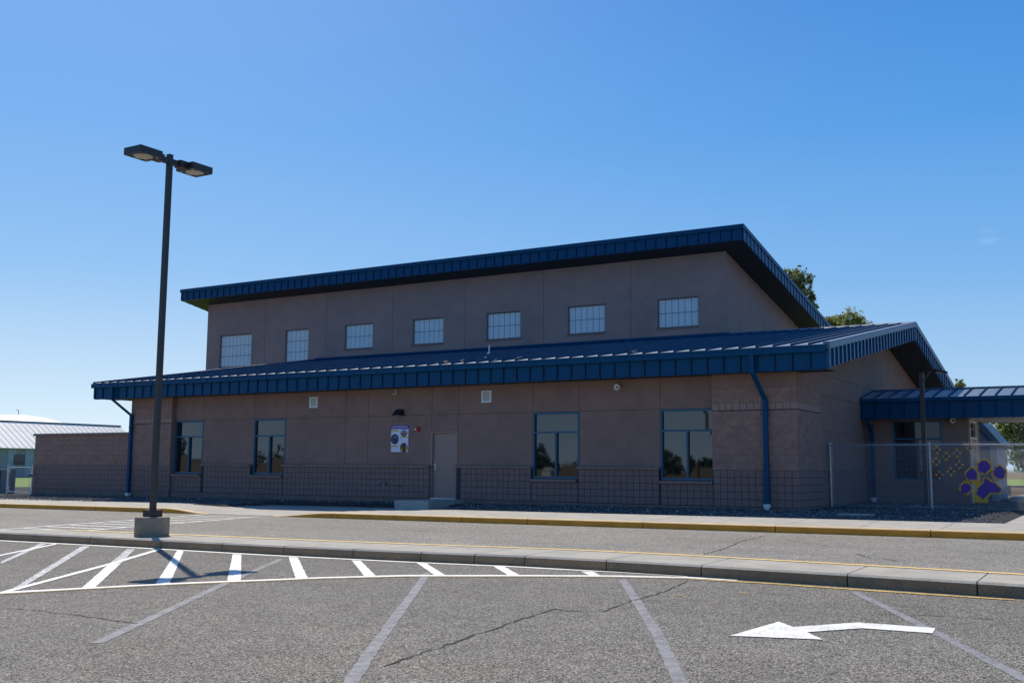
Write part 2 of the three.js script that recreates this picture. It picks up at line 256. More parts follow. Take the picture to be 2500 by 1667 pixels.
mark('hatch_stripe', [[-14.42, 16.22], [-14.22, 16.3], [-12.74, 18.37], [-10.96, 21.05], [-10.71, 21.46], [-10.88, 21.35], [-12.88, 18.34]], M.white, .006);
mark('hatch_stripe', [[-17.09, 16.26], [-16.92, 16.33], [-15.43, 18.39], [-14.0, 20.4], [-14.15, 20.45], [-15.6, 18.3]], M.white, .006);
for (const s of [[[-13.93, 16.18], [-13.74, 16.21], [-9.94, 19.8], [-10.05, 19.92]], [[-12.58, 16.23], [-12.42, 16.2], [-9.46, 19.12], [-9.57, 19.24]], [[-11.41, 16.19], [-11.27, 16.14], [-9.04, 18.39], [-9.13, 18.51]], [[-10.21, 16.11], [-10.05, 16.1], [-8.43, 17.78], [-8.52, 17.9]], [[-9.12, 15.95], [-8.99, 15.9], [-7.74, 17.22], [-7.84, 17.31]], [[-7.87, 15.83], [-7.71, 15.79], [-6.93, 16.7], [-7.04, 16.80]], [[-6.47, 15.84], [-6.33, 15.77], [-6.0, 16.20], [-6.1, 16.32]]]) mark('hatch_stripe', s, M.white);
for (const [pts, w] of [[[[-11.27, 16.5], [-9.52, 19.27], [-7.59, 22.2], [-7.06, 23.02]], .1], [[[-8.15, 17.03], [-7.4, 18.25], [-5.05, 22.1], [-4.2, 23.45]], .105], [[[-5.57, 16.48], [-4.57, 18.3], [-3.48, 20.3], [-2.2, 22.8]], .1], [[[-2.78, 16.34], [-2.22, 17.5], [-1.6, 18.82], [-1.07, 19.97], [-.55, 21.1]], .095]]) { const side = (s) => pts.map(([x, z], i) => { const a = pts[Math.max(0, i - 1)], b = pts[Math.min(pts.length - 1, i + 1)], L = Math.hypot(b[0] - a[0], b[1] - a[1]); return [x - (b[1] - a[1]) / L * s * w / 2, z + (b[0] - a[0]) / L * s * w / 2]; }); mark('old_bay_line', [...side(1), ...side(-1).reverse()], M.grey, .003); }
mark('turn_arrow', [[-2.93, 20.09], [-2.82, 19.08], [-2.62, 19.34], [-2.20, 18.76], [-1.55, 18.76], [-1.52, 19.08], [-2.09, 19.10], [-2.44, 19.57], [-2.23, 19.89]], M.white, .007, 'white bent lane arrow pointing left');
{ const r = rng(5); const crack = (pts, w) => { const g = mb(); let a = null; for (let i = 0; i < pts.length - 1; i++) { const [x0, z0] = pts[i], [x1, z1] = pts[i + 1], n = Math.ceil(Math.hypot(x1 - x0, z1 - z0) / .09); for (let k = 0; k <= n; k++) { const t = k / n, x = lerp(x0, x1, t) + (r() - .5) * .045, z = lerp(z0, z1, t) + (r() - .5) * .045, ww = w * (.35 + r()); const L = Math.hypot(x1 - x0, z1 - z0) || 1, nx = -(z1 - z0) / L * ww, nz = (x1 - x0) / L * ww, b = [[x - nx, z - nz], [x + nx, z + nz]]; if (a) { g.quad(P3(...a[0], .0045), P3(...a[1], .0045), P3(...b[1], .0045), P3(...b[0], .0045)); } a = b; } } mesh('crack', g, M.crack, lot); };
  crack([[-4.55, 22.6], [-4.66, 21.75], [-4.76, 21.08], [-4.83, 20.52], [-4.90, 19.93], [-4.94, 19.62], [-4.94, 19.36], [-4.79, 19.43], [-4.60, 19.39], [-4.46, 19.27], [-4.52, 18.84], [-4.57, 18.35], [-4.58, 17.79], [-4.65, 17.15], [-4.81, 16.2]], .011);
  crack([[-9.61, 22.17], [-9.42, 22.10], [-9.19, 22.07], [-8.91, 22.10], [-8.62, 22.07], [-8.14, 22.11], [-7.66, 22.17]], .008);
  crack([[-6.00, 12.9], [-6.13, 11.77], [-6.23, 10.88], [-6.63, 8.51], [-6.73, 7.00]], .012); crack([[-3.99, 10.74], [-3.63, 11.50], [-3.43, 11.51], [-3.10, 11.94]], .014);
  crack([[-15.6, 17.7], [-14.75, 17.33], [-13.6, 17.2], [-12.2, 17.3], [-11.2, 17.2], [-9.8, 17.05]], .006); crack([[-5.9, 8.1], [-4.8, 9.3]], .01);
  crack([[-2.2, 18.1], [-1.6, 17.9], [-1.2, 17.9]], .008); crack([[-9.9, 24], [-9.2, 23.6], [-8.7, 23.7]], .008); }
{ // crosswalk from the ramp to the island: two edge lines and cross bars
  const xl = (z) => lerp(-24.25, -22.03, (z - 6) / 8.1), xr = (z) => lerp(-21.9, -19.85, (z - 6) / 8.1);
  for (const f of [xl, xr]) mesh('crosswalk_line', band([[f(6.1), 6.1], [f(16), 16]].map(([x, z]) => [x, z]), [[f(6.1) - .12, 6.1], [f(16) - .12, 16]], .008), M.white, lot);
  for (let z = 6.5; z < 16; z += .76) mesh('crosswalk_bar', flat([[xl(z), z], [xr(z) - .12, z], [xr(z + .13) - .12, z + .13], [xl(z + .13), z + .13]], .005), M.white, lot);
  const r = rng(9); for (let i = 0; i < 13; i++) { const x = lerp(-5.7, -3.3, i / 12) + (r() - .5) * .1; if (i === 4 || i === 7) continue; const z = 6.35 + .09 * r(); mesh('paint_smear', flat([[x, z], [x + .05 + .1 * r(), z + .03], [x + .16, z + .1 + .06 * r()], [x + .05, z + .09]], .005), M.yellowLine, lot); }
  for (const [x, z] of [[-4.4, 17.68], [-3.84, 17.12], [-3.0, 16.6]]) mesh('paint_smear', flat([[x, z], [x + .09, z - .04], [x + .1, z - .01], [x + .02, z + .03]], .005), M.yellowLine, lot);
}
{ // narrow concrete island between the lot and the drive: one slab per pour, open joints between
  const island = struct('concrete_island'); const J = [-30, -26, -22, -19.9, -17.95, -16.4, -14.55, -13.1, -11.75, -10.4, -9.18, -8.3, -7.5, -6.22, -4.84, -2.97, -1.55, 0, 1.5, 3.2];
  const zf = (x) => zNear(x) - 1.22 - .12 * Math.sin((x + 14) * .25);
  const mid = [];
  for (let i = 0; i < J.length - 1; i++) { const a = J[i] + .008, b = J[i + 1] - .008, g = mb(), fc = mb(), n = 3; for (let k = 0; k < n; k++) { const x0 = lerp(a, b, k / n), x1 = lerp(a, b, (k + 1) / n);
      const lo = x0 < -18.6 ? clamp((x0 + 24) / 5.4, 0.02, 1) : 1, lo1 = x1 < -18.6 ? clamp((x1 + 24) / 5.4, 0.02, 1) : 1;
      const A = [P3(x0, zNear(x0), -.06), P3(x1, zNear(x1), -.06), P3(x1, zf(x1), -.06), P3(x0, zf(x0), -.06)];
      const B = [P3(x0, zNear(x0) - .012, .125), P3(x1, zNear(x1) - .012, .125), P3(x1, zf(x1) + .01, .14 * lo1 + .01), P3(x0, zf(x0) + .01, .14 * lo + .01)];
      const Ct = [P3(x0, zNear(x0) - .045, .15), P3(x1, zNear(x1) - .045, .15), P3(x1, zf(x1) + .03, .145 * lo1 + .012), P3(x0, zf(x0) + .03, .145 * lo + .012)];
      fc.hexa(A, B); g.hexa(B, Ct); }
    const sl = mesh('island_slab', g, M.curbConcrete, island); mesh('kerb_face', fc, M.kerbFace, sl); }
  const yt = [], yb = []; for (let x = -18.2; x <= 3; x += .6) { yt.push([x, zf(x) + .03]); yb.push([x, zf(x) + .17]); } mesh('yellow_edge_paint', band(yt, yb, .163), M.yellowEdge, island);
}
{ // sidewalk slabs, 2.2 m deep, falling to the kerb; a ramp where the crosswalk lands
  const walk = struct('sidewalk'), kerb = struct('yellow_kerb');
  const hk = (x) => { const a = smooth(clamp((-24.6 - x) / 1.9, 0, 1)), b = smooth(clamp((x + 21.9) / 2.3, 0, 1)); return .018 + .132 * Math.max(a, b); };
  const hb = (x) => { const a = smooth(clamp((-25.4 - x) / 3.2, 0, 1)), b = smooth(clamp((x + 19.9) / 3.0, 0, 1)); return lerp(.13, .215, Math.max(a, b)); };
  const zb = (x) => x < -26 ? lerp(2.35, 3.2, clamp((x + 36) / 10, 0, 1)) : x < -18 ? 1.15 : 3.3;
  for (let i = 0; i < 36; i++) { const a = -57.3 + i * 1.63 + .006, b = a + 1.63 - .012, g = mb(), n = 3; for (let k = 0; k < n; k++) { const x0 = lerp(a, b, k / n), x1 = lerp(a, b, (k + 1) / n), zz = zb((a + b) / 2);
      g.hexa([P3(x0, 5.46, -.1), P3(x1, 5.46, -.1), P3(x1, zz, -.1), P3(x0, zz, -.1)], [P3(x0, 5.46, hk(x0)), P3(x1, 5.46, hk(x1)), P3(x1, zz, hb(x1)), P3(x0, zz, hb(x0))]); }
    mesh('sidewalk_slab', g, M.concrete, walk); }
  const K = [-57, -51, -45, -38.6, -35.4, -32.4, -29.9, -26.6, -24.6, -21.9, -19.6, -17.4, -15.2, -13.2, -10.05, -6.88, -3.66, -.6, 2.5];
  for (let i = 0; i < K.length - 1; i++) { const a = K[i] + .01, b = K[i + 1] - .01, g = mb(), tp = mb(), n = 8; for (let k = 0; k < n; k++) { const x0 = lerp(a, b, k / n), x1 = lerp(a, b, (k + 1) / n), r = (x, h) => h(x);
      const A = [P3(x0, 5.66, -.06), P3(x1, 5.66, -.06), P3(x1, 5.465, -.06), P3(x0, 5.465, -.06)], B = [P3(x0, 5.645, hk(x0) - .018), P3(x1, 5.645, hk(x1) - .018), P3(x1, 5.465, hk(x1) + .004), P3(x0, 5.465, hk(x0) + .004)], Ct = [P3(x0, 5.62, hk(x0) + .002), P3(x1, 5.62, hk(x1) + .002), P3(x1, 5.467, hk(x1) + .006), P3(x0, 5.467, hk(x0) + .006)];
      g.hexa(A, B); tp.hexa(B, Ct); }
    const ks = mesh('kerb_stone', g, i === 8 ? M.concrete : M.yellow, kerb); mesh('kerb_top', tp, i === 8 ? M.concrete : M.yellowSunlit, ks); }
  // walk that leaves the sidewalk on the right, and path by the gate on the left
  const path = struct('side_walk_path'); const r0 = mb(); r0.hexa([P3(-2.5, 3.28, 0), P3(2.5, 3.28, 0), P3(2.5, -26, 0), P3(-2.72, -26, 0)], [P3(-2.5, 3.28, .217), P3(2.5, 3.28, .217), P3(2.5, -26, .225), P3(-2.72, -26, .225)]); mesh('path_slab', r0, M.concrete, path);
  const r1 = mb(); r1.hexa([P3(-48, 2.3, -.1), P3(-42.3, 2.3, -.1), P3(-41.2, -1.5, -.1), P3(-48, -1.5, -.1)], [P3(-48, 2.3, .212), P3(-42.3, 2.3, .212), P3(-41.2, -1.5, .24), P3(-48, -1.5, .24)]); mesh('path_slab', r1, M.concrete, path);
  const r2 = mb(); r2.box(-20.05, -18.75, .0, .34, .12, 2.15); mesh('door_stoop', r2, M.concrete, path);
  const r3 = mb(); r3.hexa([P3(-4.6, -20, 0), P3(8, -20, 0), P3(8, -25, 0), P3(-4.6, -25, 0)], [P3(-4.6, -20, .26), P3(8, -20, .26), P3(8, -25, .26), P3(-4.6, -25, .26)]); mesh('path_slab', r3, M.concrete, path);
}
// gravel bed and its stones
const gh = (x, z) => { const t = clamp((3.3 - z) / 3.2, 0, 1); const w = smooth(clamp((x + 26.2) / .5, 0, 1)) * smooth(clamp((-17.9 - x) / .5, 0, 1)) * smooth(clamp((z - .95) / .25, 0, 1)); return lerp(lerp(.19, x > -2.85 ? .17 : .29, t), .04, w) + .015 * (vn(x * 2.3, z * 2.3, 8) - .5); };
const gravelBed = struct('gravel_bed', groundSheet(-60, -2.3, -12, 3.5, 0, 190, 50, null, gh), M.gravelBase);
{ const r = rng(77), base = new THREE.IcosahedronGeometry(1, 0), pp = base.attributes.position; for (let i = 0; i < pp.count; i++) { const k = .75 + .5 * vh(Math.round(pp.getX(i) * 9), Math.round(pp.getY(i) * 9 + pp.getZ(i) * 31), 2); pp.setXYZ(i, pp.getX(i) * k, pp.getY(i) * k * .75, pp.getZ(i) * k); } base.computeVertexNormals();
  const spots = []; const fill = (n, x0, x1, z0, z1, s0, s1) => { for (let i = 0; i < n; i++) spots.push([lerp(x0, x1, r()), lerp(z0, z1, r()), lerp(s0, s1, r() * r())]); };
  fill(14000, -41.2, -6.5, .2, 3.35, .014, .034); fill(5200, -7.7, -2.55, -8.4, 3.35, .012, .03); fill(2500, -10, -2.6, 1.5, 3.36, .012, .028); fill(900, -46, -40, 1.4, 2.7, .014, .03);
  const im = new THREE.InstancedMesh(base, M.stone, spots.length), m4 = new THREE.Matrix4(), q = new THREE.Quaternion(), e = new THREE.Euler(), c = new THREE.Color();
  spots.forEach(([x, z, s], i) => { e.set(r() * 6, r() * 6, r() * 6); q.setFromEuler(e); m4.compose(new THREE.Vector3(x, gy(x) + gh(x, z) + s * .25, z), q, new THREE.Vector3(s * (1 + .5 * r()), s, s)); im.setMatrixAt(i, m4); const t = .45 + 1.1 * r() * r() + (r() > .97 ? 1.6 : 0); c.setRGB(t, t, t * 1.02); im.setColorAt(i, c); });
  im.name = 'gravel'; im.castShadow = im.receiveShadow = true; im.userData = { label: 'dark crushed stone gravel strip along the base of the school', category: 'gravel', kind: 'stuff' }; scene.add(im); }
const lidX = -6.05; one('valve_cover', mb().hexa([P3(lidX - .42, 1.75, .2), P3(lidX + .4, 1.7, .2), P3(lidX + .38, 1.15, .2), P3(lidX - .4, 1.2, .2)], [P3(lidX - .42, 1.75, .285), P3(lidX + .4, 1.7, .285), P3(lidX + .38, 1.15, .285), P3(lidX - .4, 1.2, .285)]), M.curbConcrete, 'flat pale concrete lid lying in the dark gravel near the sidewalk', 'utility cover');

// ------------------------------------------------------------------ SCHOOL BUILDING
const school = thing('school_building', 'long tan block school with blue standing seam roofs and tall clerestory hall', 'building');
const RY = (z) => 4.70 - .1645 * (z - .9);                          // top of the low front roof slope
const ZR = -12.35, YR = RY(ZR), RYb = (z) => YR + .19 * (z - ZR);   // ridge; rear slope falls
const XL = -36.6, XR = -6.82, ZB = -22.4;
{ // ---- block wainscot and pilasters. Nearest blocks are single pieces, the rest one joined part
  const C = .2032, cells = [];
  const seg = (x0, x1, rows, z) => { for (let x = x1; x - C > x0 - .03; x -= C) for (let r = 0; r < rows; r++) cells.push({ x: x - C / 2, y: .345 + C * (r + .5), z, ax: 'z' }); };
  const back = mb();
  const full = [[-31.0, -28.4], [-26.76, -20.22], [-19.1, -16.29], [-14.64, -11.97]], low = [[-32.65, -31.0], [-28.4, -26.76], [-16.29, -14.64], [-11.97, -10.28]];
  for (const [a, b] of full) { seg(a, b, 5, .1); back.box(a, b, .345, 1.361, -.1, .092); } for (const [a, b] of low) { seg(a, b, 3, .1); back.box(a, b, .345, .955, -.1, .0915); }
  for (const [a, b] of [[-35.05, -32.65], [-10.28, -7.82]]) { seg(a, b, 5, .2); }
  for (let z = .2; z - C > -2.3; z -= C) for (let r = 0; r < 5; r++) cells.push({ x: -7.82, y: .345 + C * (r + .5), z: z - C / 2, ax: 'x' });
  mesh('mortar_bed', back, M.mortar, school);
  mesh('pilaster_core', mb().box(-35.04, -32.655, -.2, 4.5, -.3, .19), M.mortar, school); mesh('pilaster_core', mb().box(-10.275, -7.83, -.2, 4.5, -2.26, .19), M.mortar, school);
  const vg = (d) => { const g = mb(), w = .0952, f = .0055, A = [[-w, -w, -d], [w, -w, -d], [w, w, -d], [-w, w, -d]], B = [[-w, -w, -f], [w, -w, -f], [w, w, -f], [-w, w, -f]], e = w - .005, Cc = [[-e, -e, 0], [e, -e, 0], [e, e, 0], [-e, e, 0]]; for (let i = 0; i < 4; i++) { const j = (i + 1) % 4; g.quad(A[i], A[j], B[j], B[i]); g.quad(B[i], B[j], Cc[j], Cc[i]); } g.quad(Cc[0], Cc[1], Cc[2], Cc[3]); return g; };
  const r = rng(3), variants = [0, 1, 2, 3].map((k) => { const g = vg(.02).geo(), uv = g.attributes.uv; for (let i = 0; i < uv.count; i++) uv.setXY(i, uv.getX(i) + k * .93, uv.getY(i) + k * .57); return g; });
  cells.sort((a, b) => Math.hypot(a.x, a.z - 28.5) - Math.hypot(b.x, b.z - 28.5));
  const wains = grp('wainscot', school), rest = [];
  cells.forEach((c, i) => { const jz = (r() - .5) * .003; if (i < 290) { const o = mesh('block', variants[i % 4], r() > .5 ? M.block : M.block2, wains); o.position.set(c.x + (c.ax === 'x' ? jz : 0), c.y, c.z + (c.ax === 'z' ? jz : 0)); if (c.ax === 'x') o.rotation.y = Math.PI / 2; }
    else { const g = variants[i % 4].clone(); if (c.ax === 'x') g.rotateY(Math.PI / 2); g.translate(c.x, c.y, c.z + jz); rest.push(g); } });
  const ro = mesh('far_blocks', mergeGeometries(rest), M.block, wains); ro.userData.kind = 'stuff';
  // footing, ledges and sills
  const ft = mb(); ft.box(-32.65, -20.22, -.5, .337, -.1, .1); ft.box(-19.1, -10.28, -.5, .337, -.1, .1); ft.box(-35.05, -32.652, -.5, .337, -.1, .2); ft.box(-10.278, -7.82, -.5, .337, -2.27, .2); mesh('footing', ft, M.footing, school);
  for (const [a, b] of full) { const g = mb(); g.hexa([[a - .02, 1.361, .16], [b + .02, 1.361, .16], [b + .02, 1.361, -.05], [a - .02, 1.361, -.05]], [[a - .02, 1.428, .16], [b + .02, 1.428, .16], [b + .02, 1.445, -.05], [a - .02, 1.445, -.05]]); mesh('ledge', g, M.cap, school); }
  for (const [a, b] of low) { const g = mb(); g.hexa([[a + .03, .957, .17], [b - .03, .957, .17], [b - .03, .957, -.08], [a + .03, .957, -.08]], [[a + .03, 1.035, .17], [b - .03, 1.035, .17], [b - .03, 1.056, -.08], [a + .03, 1.056, -.08]]); mesh('sill', g, M.cap, school); }
  // split face courses of the two pilasters: rough fronted blocks
  const rough = (w, h, seed) => { const g = new THREE.PlaneGeometry(w, h, 4, 2), p = g.attributes.position, q = rng(seed); for (let i = 0; i < p.count; i++) { const ed = Math.abs(Math.abs(p.getX(i)) - w / 2) < .001 || Math.abs(Math.abs(p.getY(i)) - h / 2) < .001; p.setZ(i, ed ? .003 + .003 * q() : .004 + .005 * q()); } g.computeVertexNormals(); const uv = g.attributes.uv; for (let i = 0; i < uv.count; i++) uv.setXY(i, p.getX(i) + seed * .37, p.getY(i) + seed * .61);
    const s = mb(); s.box(-w / 2, w / 2, -h / 2, h / 2, -.03, 0); const gg = g.toNonIndexed(), sb = s.geo(); return mergeGeometries([gg, sb]); };
  const RV = [1, 2, 3, 4, 5].map((k) => rough(.4025, .1995, k)), SQ = variants, HB = [6, 7].map((k) => rough(.1993, .1995, k));
  const pil = (name, x0, x1, side) => { const g = grp(name, school), L = side ? 2.44 : x1 - x0, n = 6, w = L / n; const put = (geo, m, u, y, nm) => { const o = mesh(nm, geo, m, g); if (side) { o.rotation.y = Math.PI / 2; o.position.set(-7.82, y, .2 - u); } else o.position.set(x0 + u, y, .2); return o; };
    const rows = []; for (let k = 0; k < 8; k++) rows.push(1.361 + .2065 * (k + .5)); rows.push(3.34, 3.546);
    rows.forEach((y, k) => { const offs = k % 2; for (let i = 0; i < n + offs; i++) { const half = offs && (i === 0 || i === n), u = offs ? clamp(i * w, w / 4, L - w / 4) : (i + .5) * w; const o = put(half ? HB[(i + k) % 2] : RV[(i * 3 + k * 2 + (i * k) % 3) % 5], (i * 7 + k * 5) % 3 ? M.split : M.split2, u, y, 'split_face_block'); o.scale.set((half ? w / 2 : w) / (half ? .2032 : .4064), 1.015, 1); } });
    for (let i = 0; i < 12; i++) { const o = put(SQ[i % 4], M.soldier, (i + .5) * L / 12, 3.138, 'soldier_block'); o.scale.set(L / 12 / C, 1, 1); }
    const t = mb(); if (side) t.box(-7.83, -7.818, 3.652, 4.5, -2.24, .2); else t.box(x0, x1, 3.652, 4.5, -.05, .2); mesh('plain_frieze', t, M.wall, g); };
  pil('pilaster', -10.28, -7.82, false); pil('pilaster', -35.05, -32.65, false); pil('pilaster_return', 0, 0, true);
  const ret = mb(); ret.box(-32.66, -32.648, .337, 4.4, -.05, .199); mesh('pilaster_side', ret, M.wall, school); const re2 = mb(); re2.box(-35.056, -35.042, .2, 4.4, -12.3, .199); mesh('end_wall', re2, M.wall, school);
}
{ // ---- front wall panels between the reveal joints
  const front = grp('front_wall', school), bk = mb(); bk.box(-32.6, -10.3, .3, 4.5, -.3, -.16); mesh('wall_backing', bk, M.dark, front);
  const cols = [-32.648, -31.05, -28.36, -26.76, -23.93, -22.91, -20.19, -19.13, -16.28, -14.63, -11.95, -10.28], wins = new Set([0, 2, 8, 10]), e = .007;
  const jb = mb();
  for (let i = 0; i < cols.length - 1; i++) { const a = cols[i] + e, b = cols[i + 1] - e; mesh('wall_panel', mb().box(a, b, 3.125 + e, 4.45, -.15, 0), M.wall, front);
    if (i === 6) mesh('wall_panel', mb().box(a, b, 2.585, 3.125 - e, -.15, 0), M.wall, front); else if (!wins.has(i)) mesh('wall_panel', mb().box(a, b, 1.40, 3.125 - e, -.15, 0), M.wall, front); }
  for (let i = 1; i < cols.length - 1; i++) { jb.box(cols[i] - e, cols[i] + e, (wins.has(i) || wins.has(i - 1) || i === 6 || i === 7) ? 3.12 : 1.4, 4.45, -.15, -.014); } jb.box(-32.64, -10.29, 3.125 - e, 3.125 + e, -.15, -.0145);
  mesh('reveal_joint', jb, M.joint, front);
  // small dirt stains and patched spots on the wall face are in the wall colour itself
}
function lowWindow(x0, x1, y0, y1, z, parent, gl = glass) { // blue frame, transom over two lights
  const w = grp('window', parent), f = .055, d = .09, g = mb(), ym = y1 - .62, xm = (x0 + x1) / 2;
  g.box(x0, x0 + f, y0, y1, z - d, z + .015); g.box(x1 - f, x1, y0, y1, z - d, z + .015); g.box(x0 + f, x1 - f, y1 - f, y1, z - d, z + .015); g.box(x0 + f, x1 - f, y0, y0 + f * 1.1, z - d, z + .015); g.box(x0 + f, x1 - f, ym - f / 2, ym + f / 2, z - d, z + .012); g.box(xm - f / 2, xm + f / 2, y0 + f * 1.1, ym - f / 2, z - d, z + .012);
  mesh('frame', g, M.frame, w); const r = rng(Math.round(Math.abs(x0) * 100));
  const pane = (a, b, c, dd) => { const s = () => (r() - .5) * .006, q = mb(); q.quad([a, c, z - .065 + s()], [b, c, z - .065 + s()], [b, dd, z - .065 + s()], [a, dd, z - .065 + s()]); q.quad([a, dd, z - .085], [b, dd, z - .085], [b, c, z - .085], [a, c, z - .085]); mesh('pane', q, gl, w); };
  pane(x0 + f * .8, x1 - f * .8, ym, y1 - f * .8); pane(x0 + f * .8, xm, y0 + f, ym); pane(xm, x1 - f * .8, y0 + f, ym); return w;
}
for (const [a, b] of [[-32.645, -31.055], [-28.355, -26.765], [-16.275, -14.635], [-11.945, -10.285]]) lowWindow(a, b, 1.06, 3.115, -.01, school);
{ // ---- steel door
  const d = grp('door', school); mesh('door_frame', mb().box(-20.2, -20.14, .34, 2.575, -.15, .02).box(-19.18, -19.12, .34, 2.575, -.15, .02).box(-20.14, -19.18, 2.515, 2.575, -.15, .02), M.doorFrame, d);
  mesh('door_leaf', mb().box(-20.135, -19.185, .36, 2.51, -.10, -.055), M.door, d); mesh('threshold', mb().box(-20.14, -19.18, .335, .362, -.15, .06), M.steel, d);
  mesh('handle', mb().box(-20.08, -20.03, 1.30, 1.42, -.055, -.045).tube([[-20.055, 1.35, -.05], [-20.055, 1.35, .005], [-19.94, 1.35, .005]], .012, 8), M.steel, d);
  mesh('lock', new THREE.CylinderGeometry(.028, .028, .03, 12).rotateX(Math.PI / 2).translate(-20.055, 1.47, -.045), M.steel, d); for (const y of [.6, 1.45, 2.3]) mesh('hinge', mb().box(-19.195, -19.17, y - .05, y + .05, -.056, -.03), M.steel, d);
  const j = mb(); j.box(-20.225, -20.2, .2, 1.40, -.1, .1).box(-19.12, -19.095, .2, 1.40, -.1, .1); mesh('jamb_return', j, M.block, d); }
// ---- low roof
{ const roof = grp('low_roof', school), n = 62, pw = (XR - XL) / n;
  const th = Math.atan(.1645), L = (.912 - ZR) / Math.cos(th);
  const pan = mb(); pan.box(0, pw, -.03, 0, -L, 0); const pg = pan.geo(), rib = mb().box(0, .026, -.02, .055, -L, 0).geo(); rib.rotateX(th); rib.translate(0, RY(.912), .912); pg.rotateX(th); pg.translate(0, RY(.912), .912);
  for (let i = 0; i < n; i++) { const o = mesh('roof_panel', pg, M.blueRoof, roof); o.position.x = XL + i * pw; const q = mesh('seam', rib, M.seam, roof); q.position.x = XL + i * pw; }
  const th2 = Math.atan(.19), L2 = (ZR - ZB) / Math.cos(th2), p2 = mb(); p2.box(0, pw, -.03, 0, -L2, 0); p2.box(0, .028, -.02, .05, -L2, 0); const pg2 = p2.geo(); pg2.rotateX(-th2); pg2.translate(0, YR, ZR);
  for (let i = Math.ceil((-14.1 - XL) / pw); i < n; i++) { const o = mesh('rear_roof_panel', pg2, M.blueRoof, roof); o.position.x = XL + i * pw; }
  mesh('ridge_cap', mb().hexa([[-14.1, YR - .005, ZR + .16], [XR + .02, YR - .005, ZR + .16], [XR + .02, YR - .005, ZR - .16], [-14.1, YR - .005, ZR - .16]], [[-14.1, YR + .065, ZR + .02], [XR + .02, YR + .065, ZR + .02], [XR + .02, YR + .065, ZR - .02], [-14.1, YR + .065, ZR - .02]]), M.blueRoof, roof);
  // deck below the panels closes the roof
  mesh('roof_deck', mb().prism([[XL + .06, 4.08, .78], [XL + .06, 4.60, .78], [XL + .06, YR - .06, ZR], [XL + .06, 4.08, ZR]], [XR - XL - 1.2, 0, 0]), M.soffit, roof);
  // gutter with straps
  mesh('gutter', mb().box(XL - .12, XR - .02, 4.50, 4.515, .80, .93).box(XL - .12, XR - .02, 4.515, 4.672, .915, .93).box(XL - .12, XR - .02, 4.64, 4.673, .93, .945).box(XL - .12, XL - .105, 4.515, 4.672, .80, .915), M.blue, roof);
  const sg = mb().box(-.012, .012, 4.50, 4.675, .945, .950).geo(); for (let x = XL + .5; x < XR; x += 1.02) { const o = mesh('gutter_strap', sg, M.blue, roof); o.position.x = x; }
  // eave fascia: one panel per bay, each with a standing rib
  const fg = mb().box(.05, pw - .014, 4.052, 4.5, .765, .80).box(-.014, .014, 4.045, 4.505, .76, .84).box(0, pw, 4.05, 4.505, .735, .758).box(0, pw, 4.035, 4.05, .73, .81).geo(), fas = grp('eave_fascia', school);
  for (let i = 0; i < n; i++) { const o = mesh('fascia_panel', fg, M.blue, fas); o.position.x = XL + i * pw; }
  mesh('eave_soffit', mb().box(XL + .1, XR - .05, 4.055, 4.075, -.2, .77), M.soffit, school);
  // verges: ribbed barge boards on both gables
  const barge = (x, zTop, zBot, yf, name, dir) => { const g = grp(name, school), step = .476, D = .635; const k = Math.ceil((zTop - zBot) / step);
    for (let i = 0; i < k; i++) { const a = zTop - i * step, b = Math.max(zBot, a - step), o = mb(); const y0 = (z) => yf(z) - D, y1 = (z) => yf(z) - .13;
      o.hexa([[x - .03, y0(a), a - .004], [x, y0(a), a - .004], [x, y0(b), b], [x - .03, y0(b), b]], [[x - .03, y1(a), a - .004], [x, y1(a), a - .004], [x, y1(b), b], [x - .03, y1(b), b]]);
      const q = dir * .055, x0 = Math.min(x, x + q), x1 = Math.max(x, x + q); o.hexa([[x0, y0(a), a], [x1, y0(a), a], [x1, y0(a - .13), a - .13], [x0, y0(a - .13), a - .13]], [[x0, y1(a), a], [x1, y1(a), a], [x1, y1(a - .13), a - .13], [x0, y1(a - .13), a - .13]]);
      mesh('barge_panel', o, M.blueGloss, g); }
    const c = mb(), x0 = x - .10, x1 = x + .075 * (dir > 0 ? 1 : .4); c.hexa([[x0, yf(zTop) - .135, zTop + .02], [x1, yf(zTop) - .135, zTop + .02], [x1, yf(zBot) - .135, zBot], [x0, yf(zBot) - .135, zBot]], [[x0, yf(zTop) + .055, zTop + .02], [x1, yf(zTop) + .055, zTop + .02], [x1, yf(zBot) + .055, zBot], [x0, yf(zBot) + .055, zBot]]); mesh('verge_cap', c, M.blueRoof, g); };
  barge(XR, .84, ZR, RY, 'verge', 1); barge(XR, ZR - .001, ZB, RYb, 'verge', 1); barge(XL, .84, ZR, RY, 'verge', -1);
  // sloping soffit of the right gable overhang
  const s = mb(), D = .63; s.hexa([[-8.0, RY(.77) - D, .77], [XR - .03, RY(.77) - D, .77], [XR - .03, YR - D, ZR], [-8.0, YR - D, ZR]], [[-8.0, RY(.77) - D + .03, .77], [XR - .03, RY(.77) - D + .03, .77], [XR - .03, YR - D + .03, ZR], [-8.0, YR - D + .03, ZR]]);
  s.hexa([[-8.0, YR - D, ZR], [XR - .03, YR - D, ZR], [XR - .03, RYb(ZB) - D, ZB], [-8.0, RYb(ZB) - D, ZB]], [[-8.0, YR - D + .03, ZR], [XR - .03, YR - D + .03, ZR], [XR - .03, RYb(ZB) - D + .03, ZB], [-8.0, RYb(ZB) - D + .03, ZB]]); mesh('gable_soffit', s, M.soffit, school);
  // gable wall: courses between joints, then the peak
  const gw = grp('gable_wall', school), X = -7.95, e = .006; const rows = [[1.40, 2.54], [2.54, 3.62], [3.62, 4.245]];
  for (const [a, b] of rows) mesh('wall_panel', mb().box(X - .15, X, a + e, b - e, ZB + 1, -2.24), M.wall, gw);
